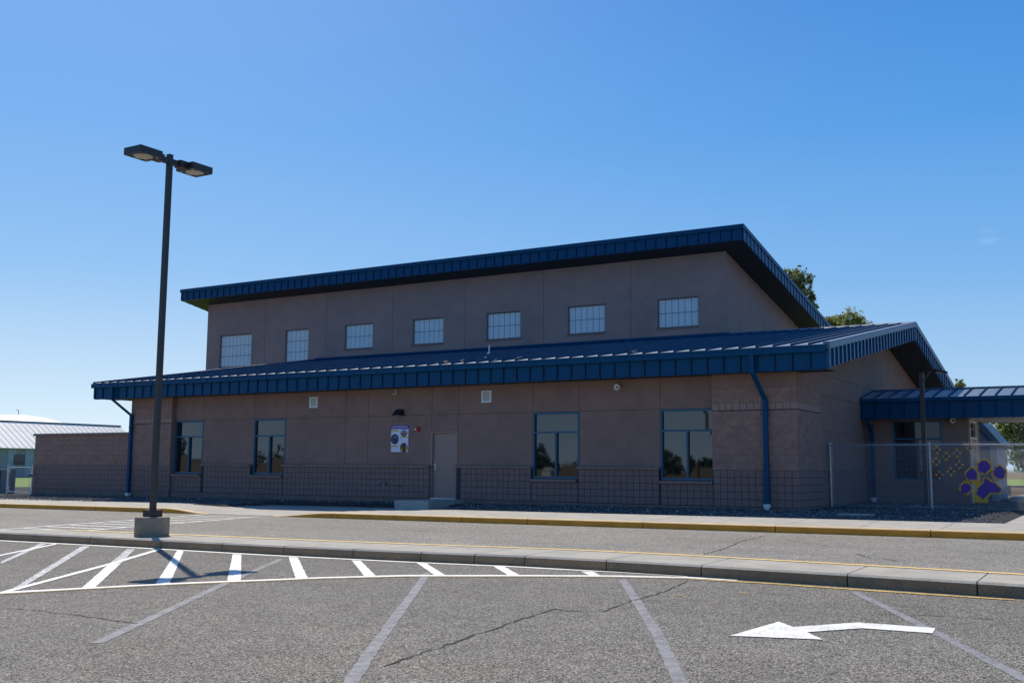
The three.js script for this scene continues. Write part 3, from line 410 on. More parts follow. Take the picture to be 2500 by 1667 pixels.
  const pk = mb(); pk.prism([[X - .15, 4.245 + e, -1.2], [X - .15, RY(-1.2) - .55, -1.2], [X - .15, YR - .55, ZR], [X - .15, RYb(ZB + 1) - .55, ZB + 1], [X - .15, 4.245 + e, ZB + 1]], [.15, 0, 0]); mesh('wall_panel', pk, M.wall, gw);
  mesh('reveal_joint', mb().box(X - .15, X - .012, 1.3, 4.3, ZB + 1, -2.24), M.joint, gw);
  const C = .2032; mesh('mortar_bed', mb().box(X - .1, X + .022, .345, 1.361, -8.75, -2.27), M.mortar, gw); const lg = mb().box(-.02, 0, -.098, .098, -.1985, .1985).geo();
  for (let r = 0; r < 5; r++) for (let z = -2.3 - .2; z > -8.7; z -= .4064) { const o = mesh('wall_block', lg, r % 2 ? M.block : M.block2, gw); o.position.set(X + .03, .345 + C * (r + .5), z); }
  mesh('ledge', mb().box(X - .05, X + .09, 1.361, 1.44, -8.74, -2.28), M.cap, gw); mesh('footing', mb().box(X - .1, X + .03, -.3, .337, -8.75, -2.27), M.footing, gw);
}
{ // ---- tall hall behind: tilt-up panels, clerestory windows, mono-pitch roof
  const hall = grp('upper_hall', school), ZH = -12.5, xs = [-44.71, -40.24, -35.88, -31.55, -27.2, -22.88, -18.52, -14.17], e = .009;
  const win = [[-43.68, -41.24, 6.3, 8.6, 8, 4], [-38.75, -37.11, 6.3, 8.6, 5, 4], [-34.64, -32.8, 7.36, 8.62, 6, 2], [-30.3, -28.46, 7.36, 8.62, 6, 2], [-25.98, -24.12, 7.36, 8.62, 6, 2], [-21.63, -19.78, 7.36, 8.62, 6, 2], [-17.27, -15.43, 7.36, 8.62, 6, 2]];
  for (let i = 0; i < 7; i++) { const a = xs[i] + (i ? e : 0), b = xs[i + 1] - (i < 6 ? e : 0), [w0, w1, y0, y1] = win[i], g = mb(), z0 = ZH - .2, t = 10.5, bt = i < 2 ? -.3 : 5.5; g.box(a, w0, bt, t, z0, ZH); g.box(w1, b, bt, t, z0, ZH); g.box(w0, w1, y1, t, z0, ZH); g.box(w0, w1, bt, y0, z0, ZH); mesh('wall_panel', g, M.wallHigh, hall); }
  const j = mb(); for (let i = 1; i < 7; i++) j.box(xs[i] - e, xs[i] + e, 5.5, 10.5, ZH - .2, ZH - .012); mesh('reveal_joint', j, M.joint, hall);
  win.forEach(([a, b, y0, y1, nc, nr], i) => { const w = grp('clerestory_window', hall), d = .13, f = .03, g = mb(); g.box(a, a + f, y0, y1, ZH - .2, ZH - d + .03).box(b - f, b, y0, y1, ZH - .2, ZH - d + .03).box(a + f, b - f, y1 - f, y1, ZH - .2, ZH - d + .03).box(a + f, b - f, y0, y0 + f, ZH - .2, ZH - d + .03);
    mesh('frame', g, M.cap, w); const ph = i < 2 ? .578 : (y1 - y0 - 2 * f) / nr, cw = (b - a - 2 * f) / nc, m = mb(); mesh('glazing_bars', mb().box(a + f, b - f, y0 + f, y1 - f, ZH - .195, ZH - d - .012), M.muntin, w);
    const pg = mb().box(-cw / 2 + .012, cw / 2 - .012, -ph / 2 + .012, ph / 2 - .012, -.01, .012).geo();
    for (let c = 0; c < nc; c++) for (let r = 0; r < nr; r++) { const y = y1 - f - ph * (r + .5); if (y - ph / 2 < y0) continue; const o = mesh('pane', pg, M.panel, w); o.position.set(a + f + cw * (c + .5), y, ZH - d); }
    if (i > 1) mesh('sill', mb().box(a - .03, b + .03, y0 - .075, y0 - .002, ZH - .1, ZH + .035), M.cap, w); });
  const sg = .178, YT = (z) => 11.23 + sg * (z + 11.45), zF = -11.45, zE = -27.5, xa = -45.75, xb = -13.1;
  mesh('side_wall', mb().prism([[-14.37, 4.6, ZH - .2], [-14.37, 10.5, ZH - .2], [-14.37, YT(-26.3) - .58, -26.3], [-14.37, 4.6, -26.3]], [.2, 0, 0]), M.wallHigh, hall);
  mesh('side_wall', mb().prism([[-44.71, -.3, ZH - .2], [-44.71, 10.5, ZH - .2], [-44.71, YT(-26.3) - .58, -26.3], [-44.71, -.3, -26.3]], [.2, 0, 0]), M.wallHigh, hall);
  mesh('rear_wall', mb().box(-44.7, -14.2, -.3, YT(-26.3) - .5, -26.5, -26.3), M.wallHigh, hall);
  mesh('corner_return', mb().box(-14.372, -14.168, 5.5, 10.5, ZH - .21, ZH - .001), M.wallHigh, hall);
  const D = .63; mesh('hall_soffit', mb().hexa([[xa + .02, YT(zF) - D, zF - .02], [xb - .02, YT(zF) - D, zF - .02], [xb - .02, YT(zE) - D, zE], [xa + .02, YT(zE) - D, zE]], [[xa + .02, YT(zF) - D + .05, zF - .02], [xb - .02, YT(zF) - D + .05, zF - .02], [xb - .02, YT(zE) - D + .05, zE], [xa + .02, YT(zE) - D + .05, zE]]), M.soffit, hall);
  mesh('hall_roof_deck', mb().hexa([[xa, YT(zF) - .1, zF], [xb, YT(zF) - .1, zF], [xb, YT(zE) - .1, zE], [xa, YT(zE) - .1, zE]], [[xa, YT(zF) - .02, zF], [xb, YT(zF) - .02, zF], [xb, YT(zE) - .02, zE], [xa, YT(zE) - .02, zE]]), M.blueRoof, hall);
  const n = 69, pw = (xb - xa) / n, fg = mb().box(.05, pw - .014, 10.605, 11.055, -.035, 0).box(-.014, .014, 10.6, 11.06, -.04, .04).box(0, pw, 10.605, 11.06, -.065, -.042).geo(), fas = grp('hall_fascia', school);
  for (let i = 0; i < n; i++) { const o = mesh('fascia_panel', fg, M.blue, fas); o.position.set(xa + i * pw, 0, zF); }
  mesh('coping', mb().box(xa - .08, xb + .07, 11.06, 11.235, zF - .12, zF + .06).box(xa, xb, 10.585, 10.602, zF - .06, zF + .01), M.blue, fas);
  const side = (x, dir, name) => { const g = grp(name, school), step = .476; for (let z = zF - .05; z > zE; z -= step) { const b = Math.max(zE, z - step), o = mb(), q = dir * .05, x0 = Math.min(x, x + q), x1 = Math.max(x, x + q); o.hexa([[x - .02, YT(z) - D, z], [x + .02, YT(z) - D, z], [x + .02, YT(b) - D, b], [x - .02, YT(b) - D, b]], [[x - .02, YT(z) - .16, z], [x + .02, YT(z) - .16, z], [x + .02, YT(b) - .16, b], [x - .02, YT(b) - .16, b]]);
      o.hexa([[x0, YT(z) - D, z], [x1, YT(z) - D, z], [x1, YT(z - .13) - D, z - .13], [x0, YT(z - .13) - D, z - .13]], [[x0, YT(z) - .16, z], [x1, YT(z) - .16, z], [x1, YT(z - .13) - .16, z - .13], [x0, YT(z - .13) - .16, z - .13]]); mesh('barge_panel', o, M.blueGloss, g); }
    mesh('verge_cap', mb().hexa([[x - .08, YT(zF - .122) - .17, zF - .122], [x + .07, YT(zF - .122) - .17, zF - .122], [x + .07, YT(zE) - .17, zE], [x - .08, YT(zE) - .17, zE]], [[x - .08, YT(zF - .122) + .012, zF - .122], [x + .07, YT(zF - .122) + .012, zF - .122], [x + .07, YT(zE) + .004, zE], [x - .08, YT(zE) + .004, zE]]), M.blue, g); };
  side(xb, 1, 'hall_verge'); side(xa, -1, 'hall_verge');
  mesh('flashing', mb().box(-36.5, -14.0, 6.86, 6.985, ZH - .01, -12.36), M.blue, school);
  mesh('roof_pipe', new THREE.CylinderGeometry(.03, .03, .42, 10).translate(-21.4, RY(-5.5) + .16, -5.5), M.galv, school); mesh('roof_pipe_boot', new THREE.CylinderGeometry(.05, .11, .09, 10).translate(-21.4, RY(-5.5) + .035, -5.5), M.galv, school);
}
{ // ---- downspouts
  const spout = (p, boot) => { const d = grp('downspout', school); mesh('pipe', mb().duct(p, .125, .1), M.blue, d); const [x, , z] = p[p.length - 1]; mesh('boot', mb().hexa([[x - .05, boot, z + .05], [x + .05, boot, z + .05], [x + .05, boot, z - .05], [x - .05, boot, z - .05]], [[x - .05, boot + .09, z + .05], [x + .05, boot + .09, z + .05], [x + .05, boot + .09, z - .05], [x - .05, boot + .09, z - .05]]).box(x - .085, x + .085, boot + .09, boot + .19, z - .07, z + .07), M.whitePlastic, d);
    for (const y of [2.9, 1.5]) mesh('strap', mb().box(x - .09, x + .09, y - .02, y + .02, z - .1, z + .055), M.blue, d); };
  spout([[-8.86, 4.52, .9], [-8.84, 4.0, .9], [-8.70, 3.31, .29], [-8.70, .40, .29]], .25);
  spout([[-35.43, 4.52, .9], [-35.42, 4.02, .9], [-34.93, 3.37, .29], [-34.92, .24, .29]], .07);
  spout([[-7.72, 3.1, -8.1], [-7.72, 2.95, -8.1], [-7.68, 2.65, -8.42], [-7.68, .42, -8.42]], .27);
}
{ // ---- wing on the right with its covered walk
  const wing = grp('side_wing', school), ZW = -8.6, x0 = -7.95, x1 = -4.65;
  const wx0 = -7.03, wx1 = -5.47, wy0 = 1.06, wy1 = 3.06; mesh('wall', mb().box(x0, wx0, -.2, 3.3, ZW - .2, ZW).box(wx1, x1, -.2, 3.3, ZW - .2, ZW).box(wx0, wx1, wy1, 3.3, ZW - .2, ZW).box(wx0, wx1, -.2, wy0, ZW - .2, ZW), M.wall, wing);
  lowWindow(wx0, wx1, wy0, wy1, ZW - .01, wing, clearGlass); mesh('backing', mb().box(wx0, wx1, wy0, wy1, ZW - .19, ZW - .12), M.dark, wing);
  mesh('sill', mb().box(wx0 - .03, wx1 + .03, wy0 - .1, wy0 - .002, ZW - .05, ZW + .1), M.cap, wing); mesh('reveal_joint', mb().box(x0, wx0, 1.40, 1.415, ZW, ZW + .002), M.joint, wing); mesh('reveal_joint', mb().box(wx1, x1, 1.40, 1.415, ZW, ZW + .002), M.joint, wing);
  const sw = mb(); sw.box(x1 - .2, x1, -.2, 3.3, -9.02, ZW - .2).box(x1 - .2, x1, -.2, 3.3, -11.3, -10.75).box(x1 - .2, x1, 3.08, 3.3, -10.75, -9.02); mesh('side_wall', sw, M.wall, wing); mesh('rear_wall', mb().box(x0, x1, -.2, 3.3, -11.5, -11.3), M.wall, wing);
  const d = grp('side_door', wing); mesh('door_leaf', mb().box(x1 - .1, x1 - .05, .28, 3.06, -10.74, -9.03), M.door, d); for (const [a, b] of [[-10.6, -9.95], [-9.85, -9.15]]) mesh('pane', mb().box(x1 - .05, x1 - .035, 2.53, 2.98, a, b), clearGlass, d);
  mesh('frame', mb().box(x1 - .05, x1 + .02, .28, 3.08, -9.1, -9.02).box(x1 - .05, x1 + .02, .28, 3.08, -10.75, -10.67).box(x1 - .05, x1 + .02, 3.0, 3.08, -10.67, -9.1).box(x1 - .05, x1 + .015, 2.45, 2.51, -10.67, -9.1), M.whitePlastic, d);
  // canopy roof
  const can = grp('walkway_canopy', school), cx0 = -7.94, cx1 = 7.5, zf = -8.05, zr = -10.2, yt = 3.80, yr = 4.19, n = 33, pw = (cx1 - cx0) / n, th = Math.atan((yr - yt) / (zf - zr)), L = (zf - zr) / Math.cos(th);
  const p = mb(); p.box(0, pw, -.02, 0, -L, .03); const pg = p.geo(), rib = mb().box(0, .03, 0, .05, -L, .03).geo(); rib.rotateX(th); rib.translate(0, yt, zf); pg.rotateX(th); pg.translate(0, yt, zf); const p2 = mb(); p2.box(0, pw, -.02, 0, -L, 0); const pg2 = p2.geo(); pg2.rotateX(-th); pg2.translate(0, yr, zr);
  const fg = mb().box(.035, pw - .012, 3.095, 3.67, -.03, 0).box(-.012, .012, 3.09, 3.68, -.035, .03).box(0, pw, 3.095, 3.67, -.06, -.037).geo();
  for (let i = 0; i < n; i++) { const a = mesh('roof_panel', pg, M.blueRoof, can); a.position.x = cx0 + i * pw; const a2 = mesh('seam', rib, M.seam, can); a2.position.x = cx0 + i * pw; const b = mesh('rear_roof_panel', pg2, M.blueRoof, can); b.position.x = cx0 + i * pw; const c = mesh('fascia_panel', fg, M.blue, can); c.position.set(cx0 + i * pw, 0, zf); }
  mesh('gutter', mb().box(cx0 - .02, cx1, 3.67, 3.79, zf, zf + .11), M.blue, can); mesh('ridge_cap', mb().box(cx0, cx1, yr - .01, yr + .06, zr - .06, zr + .06), M.blueRoof, can); mesh('rear_fascia', mb().box(cx0, cx1, 3.09, 3.8, -12.35, -12.31), M.blue, can);
  const so = grp('canopy_soffit', can), sgm = mb().box(0, .29, 3.10, 3.12, -12.3, zf - .04).geo(); for (let i = 0; i < 40; i++) { const o = mesh('soffit_strip', sgm, M.shedRoof, so); o.position.x = -4.62 + i * .30; }
  mesh('column', mb().box(2.0, 2.2, 0, 3.1, -11.9, -11.7), M.blue, can); mesh('column', mb().box(2.0, 2.2, 0, 3.1, -8.5, -8.3), M.blue, can);
}
// ------------------------------------------------------------------ fixtures on the front wall
for (const [x0, x1, lab] of [[-25.63, -25.24, 'white louvred wall vent between the second window and the poster'], [-18.21, -17.83, 'white louvred wall vent high up right of the grey door']]) { const t = thing('wall_vent', lab, 'vent', 'louvred vents on the front wall', [(x0 + x1) / 2, 3.675, 0]); const w = (x1 - x0) / 2; mesh('frame', mb().box(-w, w, .145, .195, 0, .03).box(-w, w, -.195, -.145, 0, .03).box(-w, -w + .06, -.145, .145, 0, .03).box(w - .06, w, -.145, .145, 0, .03), M.whitePlastic, t); mesh('throat', mb().box(-w + .06, w - .06, -.145, .145, .001, .008), M.grille, t); for (let i = 0; i < 6; i++) mesh('louvre', mb().prism([[-w + .06, .115 - i * .048, .008], [-w + .06, .09 - i * .048, .028], [-w + .06, .096 - i * .048, .03], [-w + .06, .13 - i * .048, .008]], [2 * w - .12, 0, 0]), M.whitePlastic, t); }
{ const t = thing('wall_light', 'black wedge shaped wall pack light above the poster', 'wall light', null, [-21.52, 3.22, 0]); mesh('housing', mb().hexa([[-.19, -.1, .24], [.18, -.1, .24], [.18, -.1, 0], [-.19, -.1, 0]], [[-.12, .11, .09], [.14, .11, .09], [.14, .11, 0], [-.12, .11, 0]]), M.black, t); mesh('lens', mb().box(-.16, .15, -.108, -.1, .04, .21), M.lens, t); mesh('conduit_spot', mb().box(-.03, .02, -.3, -.26, 0, .006), M.bronze, t); }
{ const t = thing('wall_box', 'small beige junction box just under the front eave', 'junction box', null, [-21.76, 3.95, 0]); mesh('box', mb().box(-.075, .075, -.08, .08, 0, .06), M.cap, t); mesh('rim', mb().box(-.085, .085, -.09, -.08, 0, .07).box(.075, .086, -.08, .08, 0, .07), M.whitePlastic, t); }
{ const t = thing('fire_alarm', 'red fire alarm strobe on the wall between poster and door', 'fire alarm', null, [-20.77, 2.645, 0]); mesh('body', mb().hexa([[-.085, -.085, .03], [.085, -.085, .03], [.085, -.085, 0], [-.085, -.085, 0]], [[-.085, .085, .03], [.085, .085, .03], [.085, .085, 0], [-.085, .085, 0]]).hexa([[-.07, -.07, .075], [.07, -.07, .075], [.08, -.08, .03], [-.08, -.08, .03]], [[-.07, .07, .075], [.07, .07, .075], [.08, .08, .03], [-.08, .08, .03]]), M.red, t); mesh('strobe', new THREE.SphereGeometry(.035, 12, 8).scale(1, 1, .6).translate(-.04, 0, .08), M.whitePlastic, t); }
for (const [x, y, z, lab] of [[-13.28, 3.81, 0, 'round white wall horn under the eave between the right two windows'], [-5.07, 3.03, -8.6, 'round white wall horn on the side wing behind the fence']]) { const t = thing('wall_horn', lab, 'horn', 'round white horns on the walls', [x, y, z]); mesh('bracket', new THREE.CylinderGeometry(.05, .06, .06, 14).rotateX(Math.PI / 2).translate(0, 0, .03), M.whitePlastic, t); const pr = [[0, .06], [.05, .06], [.075, .10], [.095, .16], [.10, .165], [.085, .15], [.05, .12], [0, .12]].map(([a, b]) => new THREE.Vector2(a, b)); mesh('bell', new THREE.LatheGeometry(pr, 20).rotateX(Math.PI / 2), M.whitePlastic, t); mesh('driver', new THREE.SphereGeometry(.035, 12, 8).translate(0, 0, .14), M.cap, t); }
{ const t = thing('hose_tap', 'small green grey hose tap on the block base left of the door', 'hose tap', null, [-22.03, .82, .1]); mesh('cover', new THREE.SphereGeometry(.07, 14, 10).scale(1, 1.1, .8).translate(0, .01, .045), M.cabinet, t); mesh('spout', mb().tube([[0, -.02, .05], [.03, -.06, .1], [.03, -.1, .11]], .018, 8), M.steel, t); }
{ const t = thing('pipe_stub', 'short dark pipe stub on the block base nearest the door', 'pipe stub', null, [-21.38, .745, .1]); mesh('flange', new THREE.CylinderGeometry(.035, .035, .02, 12).rotateX(Math.PI / 2).translate(-.05, 0, .01), M.bronze, t); mesh('pipe', mb().tube([[-.05, 0, .01], [-.05, 0, .05], [.1, .005, .05]], .014, 8), M.bronze, t); }
{ // printed notice board
  const cv = document.createElement('canvas'); cv.width = 512; cv.height = 640; const c = cv.getContext('2d'), r = rng(21);
  c.fillStyle = '#e4e6f2'; c.fillRect(0, 0, 512, 640); c.fillStyle = '#4a2a9c'; c.fillRect(0, 0, 512, 84); c.fillStyle = '#f2e9d8'; c.font = 'bold 50px serif'; c.textAlign = 'center'; c.fillText('PAW PROMISE', 256, 50);
  c.fillStyle = '#a58fd8'; for (let i = 0; i < 22; i++) c.fillRect(120 + i * 12.6, 63, 6 + r() * 5, 7);
  c.fillStyle = '#f0e8ff'; for (const x of [46, 466]) { c.beginPath(); for (let k = 0; k < 8; k++) { const R = k % 2 ? 8 : 30, a = k * Math.PI / 4 - Math.PI / 2; c.lineTo(x + R * Math.cos(a), 42 + R * Math.sin(a)); } c.fill(); }
  const bar = (x, y, w) => { c.fillStyle = '#dcb93a'; c.fillRect(x, y, w, 36); c.fillStyle = '#7a6420'; for (let i = 0; i < 11; i++) c.fillRect(x + 34 + i * 15, y + 12, 9, 13); }; bar(0, 106, 224); bar(262, 262, 250); bar(0, 482, 224);
  c.fillStyle = '#8b94b8'; for (const [x, y, w] of [[20, 174, 190], [250, 326, 120], [250, 354, 150], [250, 382, 210], [250, 408, 180], [6, 536, 200], [10, 556, 70], [10, 580, 50], [14, 606, 20]]) for (let k = 0; k < w; k += 12) c.fillRect(x + k, y, 5 + r() * 6, 6);
  const disc = (x, y, rx, ry, rim, f) => { c.save(); c.fillStyle = rim; c.beginPath(); c.ellipse(x, y, rx, ry, 0, 0, 7); c.fill(); c.beginPath(); c.ellipse(x, y, rx - 10, ry - 10, 0, 0, 7); c.clip(); f(); c.restore(); };
  disc(378, 172, 104, 92, '#27408c', () => { c.fillStyle = '#b9d2ee'; c.fillRect(270, 80, 220, 90); c.fillStyle = '#3f4763'; c.fillRect(270, 165, 220, 100); c.fillStyle = '#c98a3a'; c.fillRect(330, 150, 110, 60); c.fillStyle = '#3a3030'; c.fillRect(350, 120, 60, 40); c.fillStyle = '#6a2f2a'; c.fillRect(350, 168, 40, 24); });
  disc(112, 330, 118, 128, '#1d2c55', () => { c.fillStyle = '#2c456d'; c.fillRect(0, 200, 240, 260); for (let i = 0; i < 40; i++) { c.fillStyle = r() > .5 ? '#3b5880' : '#22314f'; c.fillRect(r() * 230, 205 + r() * 250, 16, 14); } c.fillStyle = '#8a7464'; c.beginPath(); c.arc(112, 282, 30, 0, 7); c.fill(); c.fillStyle = '#1b2030'; c.fillRect(78, 310, 70, 110); });
  disc(386, 540, 118, 118, '#2b2a66', () => { c.fillStyle = '#2a2420'; c.fillRect(260, 420, 260, 240); c.fillStyle = '#d99a25'; c.fillRect(270, 530, 90, 110); c.fillRect(430, 520, 80, 120); c.fillStyle = '#bfcfe4'; c.fillRect(440, 430, 60, 70); c.fillStyle = '#1a1412'; c.fillRect(352, 470, 74, 120); c.fillStyle = '#8a4b35'; c.fillRect(366, 500, 34, 40); c.fillStyle = '#1a1412'; for (let k = 0; k < 4; k++) c.fillRect(272, 540 + k * 22, 84, 7); });
  const tx = new THREE.CanvasTexture(cv); tx.colorSpace = THREE.SRGBColorSpace; const pm = std('printed board', [.9, .9, .9], .5, { map: tx });
  const t = thing('notice_board', 'white printed notice with purple header left of the grey door', 'notice', null, [-21.51, 2.335, .0]); mesh('board', mb().box(-.375, .375, -.458, .458, 0, .014), std('board edge', [.18, .12, .35], .6), t); mesh('print', new THREE.PlaneGeometry(.735, .90).translate(0, 0, .017), pm, t); }
// ------------------------------------------------------------------ screen wall at the left end
{ const w = thing('screen_wall', 'low tan block screen wall with flat cap left of the school', 'wall', null, [-38.17, -.2, 0]), X0 = -41.25, X1 = -35.062, C = .2032, r = rng(15); const o2 = (o, x, y, z) => { o.position.set(x + 38.17, y + .2, z); return o; };
  const core = mesh('core', mb().box(X0 + .01, X1, -.1, 2.6, -.05, .19).geo().translate(38.17, .2, 0), M.mortar, w); mesh('footing', mb().box(X0, X1, -.3, .337, -.06, .2).geo().translate(38.17, .2, 0), M.footing, w);
  const bg = [0, 1].map((k) => { const g = mb().box(-.0955, .0955, -.0955, .0955, -.02, 0).geo(), uv = g.attributes.uv; for (let i = 0; i < uv.count; i++) uv.setXY(i, uv.getX(i) + k * 1.3, uv.getY(i) + k * .8); return g; });
  const n = 30, cw = (X1 - X0) / n; for (let i = 0; i < n; i++) for (let k = 0; k < 5; k++) { const o = mesh('block', bg[(i + k) % 2], r() > .5 ? M.block : M.block2, w); o.scale.x = cw / C; o2(o, X0 + cw * (i + .5), .345 + C * (k + .5), .2 + (r() - .5) * .003); }
  for (let k = 0; k < 6; k++) { const off = k % 2, m = 15, bw = (X1 - X0) / m; for (let i = 0; i < m + off; i++) { const half = off && (i === 0 || i === m), u = off ? clamp(i * bw, bw / 4, X1 - X0 - bw / 4) : (i + .5) * bw, W = half ? bw / 2 : bw, g = new THREE.PlaneGeometry(W - .006, .2, 4, 2), p = g.attributes.position; for (let q = 0; q < p.count; q++) { const ed = Math.abs(Math.abs(p.getX(q)) - (W - .006) / 2) < .001 || Math.abs(Math.abs(p.getY(q)) - .1) < .001; p.setZ(q, ed ? .002 : .004 + .005 * r()); } g.computeVertexNormals(); const uv = g.attributes.uv; for (let q = 0; q < uv.count; q++) uv.setXY(q, p.getX(q) + i * .41, p.getY(q) + k * .3);
      o2(mesh('split_face_block', mergeGeometries([g.toNonIndexed(), mb().box(-W / 2 + .003, W / 2 - .003, -.1, .1, -.02, 0).geo()]), r() > .4 ? M.split : M.split2, w), X0 + u, 1.364 + .2055 * (k + .5), .198); } }
  mesh('cap', mb().box(X0 - .08, X1, 2.6, 2.70, -.12, .27).geo().translate(38.17, .2, 0), M.cap, w); }
// ------------------------------------------------------------------ car-park lamp on the island
{ const X = -15.48, Z = 15.42, gyy = gy(X); const t = thing('parking_lot_lamp', 'tall dark bronze twin head lamp post on round concrete base', 'street lamp', null, [X, gyy + .15, Z]);
  const pr = [[0, -.2], [.306, -.2], [.306, .335], [.294, .352], [0, .356]].map(([a, b]) => new THREE.Vector2(a, b)); mesh('concrete_base', new THREE.LatheGeometry(pr, 40), M.baseConcrete, t);
  mesh('base_cover', mb().box(-.12, .12, .356, .478, -.12, .12).box(-.125, .125, .37, .375, -.125, .125), M.bronze, t); const H = 7.27 - gyy - .15; mesh('pole', mb().box(-.045, .045, .47, H - .01, -.045, .045).box(-.05, .05, H - .01, H, -.05, .05), M.bronze, t);
  for (const s of [1, -1]) { const h = grp('lamp_head', t), y0 = 7.07 - gyy - .15, y1 = y0 + .132, B = (a, b) => [Math.min(s * a, s * b), Math.max(s * a, s * b)]; const bx = (g, x0, x1, ya, yb, a, b) => g.box(x0, x1, ya, yb, ...B(a, b));
    mesh('arm', bx(bx(mb(), -.04, .04, y0 + .015, y1 - .01, .045, .2), -.085, .085, y0 + .005, y1 + .01, .19, .37), M.bronze, h);
    const g = mb(); bx(g, -.23, .23, y0 + .012, y1, .36, .865); bx(g, -.23, .23, y0, y0 + .012, .36, .40); bx(g, -.23, .23, y0, y0 + .012, .83, .865); bx(g, -.23, -.2, y0, y0 + .012, .40, .83); bx(g, .2, .23, y0, y0 + .012, .40, .83); mesh('housing', g, M.bronze, h);
    const lz = new THREE.SphereGeometry(.165, 28, 10, 0, Math.PI * 2, Math.PI / 2, Math.PI / 2).scale(1, .22, 1).translate(0, y0 + .008, s * .615); mesh('lens', lz, M.lens, h); mesh('lens_ring', new THREE.TorusGeometry(.17, .008, 8, 36).rotateX(Math.PI / 2).translate(0, y0 + .006, s * .615), M.galv, h); for (const x of [-.15, .15]) mesh('latch', bx(mb(), x - .02, x + .02, y0 - .006, y0 + .012, .415, .435), M.whitePlastic, h); }
}
{ // slim lamp by the side wing
  const X = -5.45, Z = -5.05, b = gy(X) + .26; const t = thing('walkway_lamp', 'slim bronze lamp post with one curved arm behind the fence', 'street lamp', null, [X, b, Z]); mesh('foot', mb().box(-.45, .55, -.05, .045, -.3, .3), M.curbConcrete, t); mesh('base_plate', mb().box(-.12, .12, .045, .09, -.12, .12), M.bronze, t); const H = 4.33 - b; mesh('pole', mb().box(-.06, .06, .08, H, -.06, .06), M.bronze, t);
  const cv = new THREE.CatmullRomCurve3([[.03, H - .3], [.12, H - .12], [.26, H + .03], [.42, H + .075], [.56, H + .06], [.74, H + .0]].map(([x, y]) => new THREE.Vector3(x, y, 0))), g = mb(); for (let k = 0; k < 16; k++) { const A = cv.getPoint(k / 16), B = cv.getPoint((k + 1) / 16), w = (q) => q < 7 ? .045 : .045 + .075 * Math.min(1, (q - 7) / 3), t0 = .038, e = .002; g.hexa([[A.x, A.y - t0, w(k)], [B.x + e, B.y - t0, w(k + 1)], [B.x + e, B.y - t0, -w(k + 1)], [A.x, A.y - t0, -w(k)]], [[A.x, A.y + t0, w(k)], [B.x + e, B.y + t0, w(k + 1)], [B.x + e, B.y + t0, -w(k + 1)], [A.x, A.y + t0, -w(k)]]); } mesh('arm', g, M.bronze, t); mesh('lens', mb().box(.44, .70, H - .0, H + .012, -.07, .07), M.lens, t); mesh('pole_cap', mb().box(-.075, .075, H, H + .02, -.075, .075), M.bronze, t); }
// ------------------------------------------------------------------ chain-link fence on the right, and what hangs on it
const FZ = -3.3, FY0 = .31, FY1 = 2.17;
function chainMesh(x0, x1, y0, y1, z, p, r, spikes) { const g = mb(), H = y1 - y0, W = x1 - x0; const wire = (a, b) => { const dx = b[0] - a[0], dy = b[1] - a[1], L = Math.hypot(dx, dy), nx = -dy / L * r, ny = dx / L * r, zz = a[2]; g.quad([a[0] - nx, a[1] - ny, zz], [b[0] - nx, b[1] - ny, zz], [b[0], b[1], zz + r], [a[0], a[1], zz + r]); g.quad([a[0], a[1], zz + r], [b[0], b[1], zz + r], [b[0] + nx, b[1] + ny, zz], [a[0] + nx, a[1] + ny, zz]); g.quad([a[0] + nx, a[1] + ny, zz], [b[0] + nx, b[1] + ny, zz], [b[0] - nx, b[1] - ny, zz - r], [a[0] - nx, a[1] - ny, zz - r]); };
  for (let c = -H; c < W; c += p) { const s = Math.max(0, -c), e = Math.min(H, W - c); if (e - s > .02) { wire([x0 + c + s, y0 + s, z + .002], [x0 + c + e, y0 + e, z + .002]); wire([x1 - c - s, y0 + s, z - .002], [x1 - c - e, y0 + e, z - .002]); } if (spikes && c > 0) wire([x0 + c, y1 - .01, z], [x0 + c + .035, y1 + .045, z]); } return g; }
{ const f = thing('chain_link_fence', 'galvanised chain link fence across the gravel right of the school', 'fence', null, [-5.4, gy(-5.4), FZ]); const dx = 5.4, dy = -gy(-5.4); const loc = (g) => g.geo().translate(dx, dy, -FZ);
  for (const x of [-7.86, -5.04, -2.3, .5, 3.3]) mesh('post', loc(mb().tube([[x, .05, FZ - .05], [x, FY1 + .03, FZ - .05]], .034, 12)), M.galv, f);
  mesh('top_rail', loc(mb().tube([[-7.86, FY1 - .05, FZ - .045], [3.4, FY1 - .05, FZ - .045]], .022, 10)), M.galv, f); mesh('tension_wire', loc(mb().tube([[-7.86, FY0 + .03, FZ - .01], [3.4, FY0 + .03, FZ - .01]], .004, 6)), M.wire, f); mesh('tension_bar', loc(mb().box(-7.79, -7.775, FY0, FY1, FZ - .006, FZ + .006)), M.galv, f);
  for (const y of [.5, .9, 1.25, 1.6, 1.95, 2.1]) mesh('band', loc(mb().box(-7.9, -7.77, y - .012, y + .012, FZ - .095, FZ + .0)), M.galv, f);
  const cm = mesh('wire_mesh', loc(chainMesh(-7.8, 3.4, FY0, FY1, FZ, .0707, .0022, true)), M.wire, f); cm.userData.kind = 'stuff'; }
